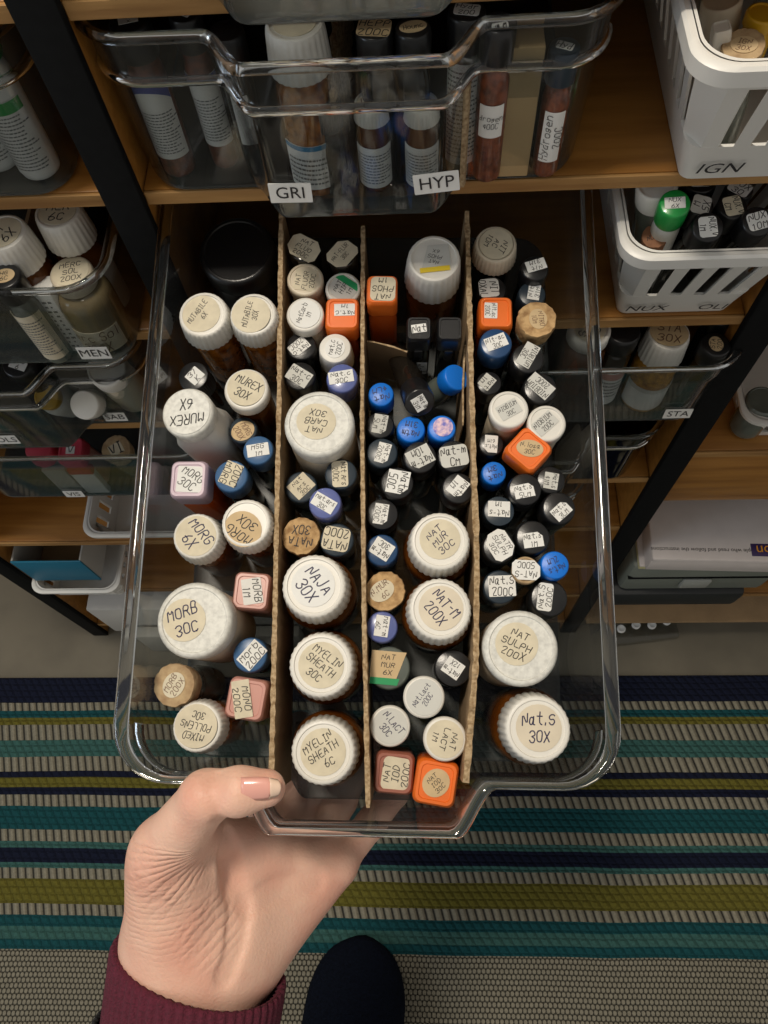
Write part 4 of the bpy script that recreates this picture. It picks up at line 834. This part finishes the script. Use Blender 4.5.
# ================================================================== WHITE BASKETS
def resample(p, n):
    p = p+[p[0]]; L = [0]
    for a, b in zip(p, p[1:]): L.append(L[-1]+math.hypot(b[0]-a[0], b[1]-a[1]))
    q = []
    for i in range(n):
        t = L[-1]*i/n; k = max(j for j in range(len(L)-1) if L[j] <= t); u = (t-L[k])/((L[k+1]-L[k]) or 1); q.append((p[k][0]+(p[k+1][0]-p[k][0])*u, p[k][1]+(p[k+1][1]-p[k][1])*u))
    return q
def basket(label, cx, y0, z0, wt, wb, lt, lb, H, slots, texts=(), lean=.006, group='white slotted baskets on the shelves', slant=2.2, lo=.32, hi=.80):
    """tapered slotted basket; y0 = front of the rim"""
    root = empty('slotted_basket', Matrix.Translation((cx, y0, z0+.0005))); tag(root, label, 'basket', group); NP = slots*6
    def O(t, inset=0):
        wdt = wb+(wt-wb)*t; L = lb+(lt-lb)*t; off = (1-t)*(lt-lb)*.45
        return [(x, y+off+L/2) for x, y in resample(rrect(wdt/2-inset, L/2-inset, .005+.010*t, 9), NP)]
    th = .0018; v, f = [], []
    def band(ta, tb):
        secs = [(ta*H, O(ta)), (tb*H, O(tb)), (tb*H, O(tb, th)), (ta*H, O(ta, th))]; return loft(secs, closed_ring=True)
    parts = [band(0, lo), band(hi, 1), loft([(0.0, O(0)), (.002, O(0))])]
    ks = 7
    for s in range(slots):
        bv, bf = [], []
        for k in range(ks):
            t = lo+(hi-lo)*k/(ks-1); a, b = O(t), O(t, th); sh = slant*(k/(ks-1)-.5)
            mid = O(lo)[(s*6+4) % NP]; wide = abs(abs(mid[0])-wb/2) < .009 and (abs(mid[1]-(1-lo)*(lt-lb)*.45) < .010 or mid[1] > lt-.05)
            for e in (0, 6.05 if wide else 3.1):
                q = s*6+e+sh; i0 = int(math.floor(q)); fr = q-i0; g = lambda o: (o[i0 % NP][0]*(1-fr)+o[(i0+1) % NP][0]*fr, o[i0 % NP][1]*(1-fr)+o[(i0+1) % NP][1]*fr, t*H)
                bv += [g(a), g(b)]
        for k in range(ks-1):
            q = 4*k
            for A in ((0, 2, 6, 4), (1, 5, 7, 3), (0, 4, 5, 1), (2, 3, 7, 6)): bf.append(tuple(q+i for i in A))
        parts.append((bv, bf))
    v, f = join(parts); ob('body', mesh('body', v, f, 35), basketw, root)
    out = lambda d: [(x, y) for x, y in O(1, -d)]
    v, f = loft([(H*.90, out(.0035)), (H*.985, out(.0038)), (H, out(.0025)), (H, out(-.0005)), (H*.985, out(-.0018)), (H*.90, out(-.0018))], closed_ring=True)
    ob('rim', mesh('rim', v, f, 40), basketw, root)
    for x, txt, sz in texts:
        t = .13; yy = (1-t)*(lt-lb)*.45; a = math.atan2((lt-lb)*.45, H)
        printed(txt, sz, ink, root, Matrix.Translation((x, yy-.0018, t*H))@Matrix.Rotation(math.pi/2-a*-1, 4, 'X'), shear=.12)
    return root
basket('white slotted basket labelled NUX and OLI', .154, .278, .712, .094, .066, .27, .214, .079, 44, [(-.019, 'NUX', .0112), (.0195, 'OLI', .0108)])
basket('white slotted basket labelled IGN in the top corner', .154, .268, .822, .094, .058, .28, .22, .079, 44, [(-.015, 'IGN', .0118)])
basket('low white slotted basket on the shelf below the STA bin', .318, .305, .537, .135, .115, .20, .18, .040, 44, slant=2, lo=.2, hi=.72)
basket('low white slotted basket on the shelf below the pink caps', -.262, .290, .360, .15, .13, .25, .22, .045, 44, slant=0, lo=.3, hi=.75)
basket('low white slotted basket under the blue carton', -.415, .284, .200, .10, .085, .22, .20, .046, 40, slant=0, lo=.25, hi=.7)
GN = 'bottles in the NUX and OLI basket'
def Bn(*a, **k): return leaning(.712, *a, group=GN, lim=(.130, .178, .3135), **k)
Bn(657, 183, 20, 'jar', white, greyglass, .088, None, 0, desc='white-lidded clear jar at the back of the NUX basket', body=1.0)
t = Bn(675, 203, 15.5, 'vial', green, paper, .090, ['NUX', '6X'], -3, 'r', 20, 12, paper, 0, 0, desc='green cap tube standing among black vials in the NUX basket')
Bn(655, 236, 13, 'cork', mat('red_brown_cork', (.36, .17, .09), .8, noise=.3, nscale=200), greyglass, .064, ['NUX.V'], 8, None, im=ink, desc='reddish cork-stoppered vial at the NUX basket front')
for u, v, tx, a, r, ds in ((708, 227, ['NUX.V', '1M'], -85, 16, 'black cap vial with large label NUX.V 1M at the basket front'), (733, 206, ['NUX.V', 'CM'], -80, 15, 'black cap vial marked NUX.V CM in the basket'), (758, 221, ['NUX', '10M'], 15, 16, 'black cap vial cut by the picture edge in the NUX basket'), (740, 188, ['NUX', '30'], -40, 14, 'black cap vial at the back of the NUX basket near its side'), (701, 205, ['M', '5X'], 70, 13, 'black cap vial hidden behind NUX.V 1M beside the green cap'), (700, 180, ['OL'], 0, 17, 'black cap vial furthest back in the NUX basket')):
    Bn(u, v, r, 'vial', black, darkglass, .080, tx, a, 'R', 21, 18, cream if 'CM' in tx else paper, desc=ds)
GI = 'bottles in the IGN basket'
def Bi(*a, **k): return leaning(.822, *a, group=GI, lim=(.134, .180, .302), **k)
Bi(744, 45, 21, 'cork', cork2, greyglass, .060, ['IGN', '30X'], -20, 'o', 26, 20, tan, desc='large cork-stoppered bottle in the IGN basket', im=inkbrown)
t = Bi(722, 26, 9, 'square', white, bluec, .064, None, 0, desc='small white square-cap bottle with blue body in the IGN basket')
Bi(764, 12, 17, 'smooth', yellow, yellow, .062, None, 0, desc='yellow-topped bottle at the corner of the picture in the IGN basket')
Bi(722, -2, 20, 'jar', creamw, creamw, .062, None, 0, desc='cream tub behind the white square cap in the IGN basket')
B(.537, 764, 400, 17, 'jar', greyglass, greyglass, .040, None, 0, desc='small clear jar in the low white basket by the black post')

# ================================================================== LOW SHELVES
def item(name, x0, x1, y0, y1, z0, z1, m, label, cat, bev=.002):
    o = ob(name, bbox_mesh(name, x0, x1, y0, y1, z0, z1, bev), m); tag(o, label, cat); return o
item('drawer_case', .232, .40, .290, .50, .206, .285, greyp2, 'flat grey-green plastic case lying under the white magazines', 'case', .008)
cs = bpy.data.objects['drawer_case']; ob('latch', bbox_mesh('latch', .297, .330, .2855, .291, .225, .250, .003), mat('pale_grey_latch', (.36, .37, .34), .4), cs)
ob('lid_seam', bbox_mesh('lid_seam', .234, .398, .2885, .30, .252, .2545, .0004), blackstrip, cs)
item('flat_tray', .225, .385, .284, .50, .1605, .205, mat('charcoal_plastic', (.018, .020, .021), .45), 'charcoal plastic tray under the grey-green case', 'tray', .008)
def magazine(z, h, y0, x0, ang, label, edge):
    o = empty('magazine', Matrix.Translation((x0, y0, z))@Matrix.Rotation(ang, 4, 'Z')); tag(o, label, 'magazine', 'magazines on the low shelf')
    ob('cover', bbox_mesh('cover', 0, .28, 0, .21, h*.80, h, h*.09, 2), mag, o); ob('pages', bbox_mesh('pages', .001, .279, .001, .209, 0, h*.80, .001), edge, o); return o
magazine(.2855, .012, .288, .236, -.02, 'white magazine with yellowed edge lying on the grey-green case', magy)
mm = magazine(.298, .034, .283, .240, -.035, 'thick white magazine on top of the low stack, its print upside down', mag)
printed('People who read and follow the instructions', .0062, mat('dark_grey_print', (.07, .07, .07), .6), mm, Matrix.Translation((.055, .012, .0343))@Matrix.Rotation(math.pi, 4, 'Z'), spacing=1)
lg = ob('purple_block', bbox_mesh('purple_block', .102, .160, .006, .020, .0335, .0344, .0003), purplep, mm)
printed('on', .016, mat('orange_print', (.80, .35, .02), .5), lg, Matrix.Translation((.115, .013, .0346))@Matrix.Rotation(math.pi, 4, 'Z'))
bl = empty('blister_pack', Matrix.Translation((.270, .272, .0005))@Matrix.Rotation(.12, 4, 'Z')); tag(bl, 'clear blister pack with round pale tablets lying before the shelf', 'pack')
ob('tray_film', bbox_mesh('tray_film', 0, .095, 0, .034, .0, .012, .005), film, bl)
for k in range(4): ob('tablet', mesh('tablet', *loft([(.012, circ(.004, 16)), (.0125, circ(.0062, 16)), (.0155, circ(.006, 16)), (.0165, circ(.0046, 16)), (.0150, circ(.002, 16))]), 40), paper, bl).location = (.014+k*.022, .022+.003*(k % 2), 0)
item('cardboard_sheet', .222, .50, .29, .52, .062, .068, cardb, 'flattened cardboard lying on the bottom shelf', 'cardboard', .001)
bx = empty('blue_carton', Matrix.Translation((-.462, .295, .2500))); tag(bx, 'open carton with blue front and grey side on the white basket', 'carton')
for nm, a, m in (('front_panel', (0, .080, 0, .002, 0, .062), bluebox), ('side_panel', (.078, .080, .0022, .10, 0, .062), cardgrey), ('rear_panel', (0, .080, .10, .102, 0, .062), cardb), ('outer_panel', (0, .002, .0022, .10, 0, .062), cardgrey), ('base_panel', (.002, .078, .002, .10, 0, .002), cardb)):
    ob(nm, bbox_mesh(nm, *a, .0004), m, bx)
item('white_box', -.442, -.17, .288, .48, .0455, .150, mat('white_card', (.56, .54, .50), .6), 'long white box on the bottom shelf below the slotted basket', 'box', .003)
item('storage_case', -.40, -.17, .270, .286, .0, .080, mat('off_white_card', (.40, .38, .33), .7), 'off-white flat case standing in front of the white box', 'case', .003)

# ================================================================== THE HAND
def surface_nets(val, org, h):
    """surface of val < 0 on a regular grid"""
    nx, ny, nz = val.shape; ins = val < 0
    cnt = np.zeros((nx-1, ny-1, nz-1)); acc = np.zeros((nx-1, ny-1, nz-1, 3)); sl = [slice(0, -1), slice(1, None)]
    corner = lambda c: val[sl[c[0]][0] if 0 else slice(c[0], nx-1+c[0]), slice(c[1], ny-1+c[1]), slice(c[2], nz-1+c[2])]
    for ax in range(3):
        for p in (0, 1):
            for q in (0, 1):
                c0 = [0, 0, 0]; o = [i for i in range(3) if i != ax]; c0[o[0]], c0[o[1]] = p, q; c1 = list(c0); c1[ax] = 1
                a, b = corner(c0), corner(c1); m = (a < 0) != (b < 0); t = np.where(m, a/np.where(m, a-b, 1), 0); cnt += m
                for k in range(3): acc[..., k] += np.where(m, c0[k]+(t if k == ax else 0), 0)
    act = cnt > 0; idx = -np.ones(act.shape, int); idx[act] = np.arange(act.sum())
    P = (np.stack(np.nonzero(act), 1)+acc[act]/cnt[act][:, None])*h+org; F_ = []
    for ax in range(3):
        o = [(1, 2), (2, 0), (0, 1)][ax]
        lo = [slice(None)]*3; hi = [slice(None)]*3; lo[ax] = slice(0, -1); hi[ax] = slice(1, None)
        a, b = ins[tuple(lo)], ins[tuple(hi)]
        for i, j, k in np.argwhere(a != b):
            e = [i, j, k]
            if e[o[0]] < 1 or e[o[1]] < 1 or e[o[0]] >= act.shape[o[0]] or e[o[1]] >= act.shape[o[1]]: continue
            q = []
            for d0, d1 in ((-1, -1), (0, -1), (0, 0), (-1, 0)):
                c = list(e); c[o[0]] += d0; c[o[1]] += d1; q.append(int(idx[tuple(c)]))
            F_.append(tuple(q) if ins[i, j, k] else tuple(q[::-1]))
    return P, F_
def cpt(u, v, z): return np.array([(u-CX)/F*z, (v-CY)/F*z, z])       # camera axes, metres
def build_hand():
    step = .0015; lo = np.array([-.150, .085, .305]); hi = np.array([.025, .300, .475])
    gx, gy, gz = [np.arange(lo[i], hi[i], step) for i in range(3)]
    X, Y, Z = np.meshgrid(gx, gy, gz, indexing='ij'); P = np.stack([X, Y, Z], -1).astype(np.float32)
    def cap(a, b, ra, rb, flat=None):
        a, b = np.array(a, np.float32), np.array(b, np.float32); ab = b-a; t = np.clip(((P-a)@ab)/(ab@ab), 0, 1); d = P-a-t[..., None]*ab
        if flat is not None:          # squash along a direction
            ax, k = flat; d = d+(d@ax)[..., None]*ax*(k-1)
        return np.linalg.norm(d, axis=-1)-(ra+(rb-ra)*t)
    def smin(a, b, k):
        h = np.clip(.5+.5*(b-a)/k, 0, 1); return b*(1-h)+a*h-k*h*(1-h)
    zax = nrm([.15, .05, 1]).astype(np.float32)
    w0, w1 = cpt(182, 1075, .395), cpt(196, 955, .377)
    d = cap(w0, w1, .0335, .0325, (zax, 1.35))
    d = smin(d, cap(w1, cpt(214, 915, .382), .0325, .028, (zax, 1.35)), .012)
    d = smin(d, cap(cpt(184, 945, .372), cpt(176, 878, .362), .0235, .0180), .012)          # ball of the thumb
    d = smin(d, cap(cpt(164, 935, .374), cpt(163, 866, .357), .0170, .0140), .014)
    d = smin(d, cap(cpt(222, 940, .380), cpt(262, 862, .398), .020, .0150), .012)
    d = smin(d, cap(cpt(240, 948, .384), cpt(300, 862, .404), .018, .0140), .012)
    d = smin(d, cap(cpt(252, 955, .387), cpt(334, 866, .410), .0165, .0120), .012)           # heel of the palm
    th = cap(cpt(178, 885, .364), cpt(166, 850, .352), .0175, .0150)
    th = smin(th, cap(cpt(166, 850, .352), cpt(206, 797, .329), .0148, .0110), .006)
    th = smin(th, cap(cpt(206, 797, .329), cpt(240, 791, .3255), .0108, .0097), .004)
    th = smin(th, cap(cpt(240, 791, .3255), cpt(267, 788, .3260), .0098, .0079, (nrm([0, .1, 1]).astype(np.float32), 1.15)), .004)
    d = smin(d, th, .009)
    d = smin(d, cap(cpt(200, 830, .358), cpt(256, 842, .392), .0085, .0110), .016)            # web
    fg = None
    for m, p1, p2, p3, r in (((258, 850, .402), (275, 795, .430), (292, 752, .432), (300, 725, .432), .0098), ((286, 848, .407), (305, 792, .432), (325, 742, .434), (333, 712, .433), .0100),
                            ((312, 852, .411), (340, 800, .434), (362, 752, .436), (372, 725, .435), .0095), ((338, 862, .413), (372, 822, .435), (395, 792, .437), (405, 775, .437), .0085)):
        f = cap(cpt(*m), cpt(*p1), r*1.12, r); f = smin(f, cap(cpt(*p1), cpt(*p2), r, r*.92), .003); f = smin(f, cap(cpt(*p2), cpt(*p3), r*.92, r*.80), .003)
        fg = f if fg is None else np.minimum(fg, f)
    d = smin(d, fg, .006)
    # creases of the palm and at the thumb, pressed in
    def crease(pts, r, dep, k=.0022):
        nonlocal d
        c = None
        for a, b in zip(pts, pts[1:]):
            e = cap(a, b, r, r); c = e if c is None else np.minimum(c, e)
        d = d+dep*np.exp(-np.maximum(c, 0)**2/(k*k))
    surf = lambda pts: [cpt(u, v, z) for u, v, z in pts]
    crease(surf([(218, 838, .362), (232, 868, .366), (240, 905, .367), (232, 945, .362), (222, 972, .358)]), .0045, .0024)
    for i in range(9):         # fans of fine skin folds over the thumb ball
        t = i/8; crease(surf([(150+10*t, 862+70*t, .345), (180+12*t, 868+66*t, .343), (205+16*t, 856+66*t, .350)]), .0055, .0003+.0003*(i % 2), .0015)
    for u in (214, 221): crease(surf([(u, 780, .322), (u+3, 795, .321), (u+1, 812, .325)]), .004, .0007, .0014)
    crease(surf([(246, 905, .372), (275, 890, .380), (312, 882, .392)]), .0045, .0013)
    Pm, Fm = surface_nets(d, lo, step)
    Pw = Pm@CM+CP
    me = mesh('person', Pw, Fm); me.shade_smooth(); return me
pers = ob('person', build_hand(), skin)
sm = pers.modifiers.new('soften', 'SMOOTH'); sm.factor = .5; sm.iterations = 2
tag(pers, 'person gripping the pulled-out bin, thumb over its rim, in a maroon knit cuff', 'person')
def camw(u, v, z): return CP+CM.T@cpt(u, v, z)
def shell_from(rows, name, m, parent, smooth=50, thick=0):
    n = len(rows[0]); v = [tuple(p) for r in rows for p in r]; f = []
    for i in range(len(rows)-1):
        for j in range(n-1): f.append((i*n+j, i*n+j+1, (i+1)*n+j+1, (i+1)*n+j))
    o = ob(name, mesh(name, v, f, smooth), m, parent)
    if thick: q = o.modifiers.new('thickness', 'SOLIDIFY'); q.thickness = thick; q.offset = 0
    return o
# thumb nail: a curved plate lying on the thumb's upper side
def nail(u0, u1, name, m, lift):
    rows = []
    for i in range(9):
        t = i/8; u = u0+(u1-u0)*t; row = []
        for j in range(9):
            a = (j/8-.5)*2; wv = 11.5*(1-.10*max(0, (u-258)/22)**2*3)
            row.append(camw(u-(1.6*abs(a)**2.5 if u > 270 else 0)*2, 788.5+a*wv-(u-258)*.03, .3258-.0091*math.sqrt(max(0, 1-(a*.62)**2))-lift+.0012*max(0, (u-250)/28)**2))
        rows.append(row)
    return shell_from(rows, name, m, pers, 60, .0005)
nail(241, 272, 'thumb_nail', nailm, .0006); nail(270, 281, 'nail_edge', nailtip, .0008)
# knit cuff: ribbed sleeve round the wrist, opening slanted
def sleeve(name, m, ctr, axes, rib, nr, thick):
    rows = []; n = nr*4
    for (u, v, z, a, b, sl) in ctr:
        row = []
        for j in range(n+1):
            t = 2*math.pi*j/n; k = 1+rib*(.5+.5*math.cos(nr*t))
            row.append(camw(u, v, z)+CM.T@np.array([a*k*math.cos(t), sl*math.cos(t), b*k*math.sin(t)]))
        rows.append(row)
    return shell_from(rows, name, m, pers, 180, thick)
sleeve('knit_cuff', knit, [(200, 966, .378, .0372, .0300, .0118), (200, 963, .378, .0400, .0325, .0115), (199, 967, .3785, .0406, .0333, .0115), (196, 990, .381, .0408, .0340, .0108), (192, 1015, .385, .0411, .0345, .0095), (188, 1045, .390, .0416, .0350, .008), (185, 1090, .398, .0424, .0355, .006)], None, .04, 56, .0012)
sleeve('jacket_cuff', bcuff, [(186, 1034, .389, .0440, .0360, .0085), (185, 1039, .390, .0452, .0372, .0085), (184, 1060, .394, .0455, .0376, .007), (182, 1105, .402, .046, .038, .006)], None, .03, 70, .0015)
# slipper on the rug
def slipper():
    a, b = np.array([-.078, -.092]), np.array([-.118, -.40]); ax = (b-a)/np.linalg.norm(b-a); pr = np.array([-ax[1], ax[0]]); L = .27; secs = []; v, f = [], []; N = 28
    for i in range(25):
        t = i/24; s = t*L; w_ = .060*min(1, math.sqrt(max(1-(1-min(t/.30, 1))**2.2, 0)))*(1-.10*max(0, t-.4)); hh = .018+.048*min(1, (t/.5))**.8*(1 if t > 0 else .4)
        if i == 0: w_ = .006; hh = .018
        c = a+ax*s
        for j in range(N):
            q = 2*math.pi*j/N; x = w_*math.copysign(abs(math.cos(q))**.85, math.cos(q)); z = .008+max(0, hh*.5+hh*.5*math.copysign(abs(math.sin(q))**.8, math.sin(q)))
            p = c+pr*x; v.append((p[0], p[1], z))
    for i in range(24):
        for j in range(N): f.append((i*N+j, i*N+(j+1) % N, (i+1)*N+(j+1) % N, (i+1)*N+j))
    f += [tuple(range(N))[::-1], tuple(range(24*N, 25*N))]
    o = ob('slipper', mesh('slipper', v, f, 70), felt, pers); q = o.modifiers.new('round', 'SUBSURF'); q.levels = q.render_levels = 1
    return o
slipper()
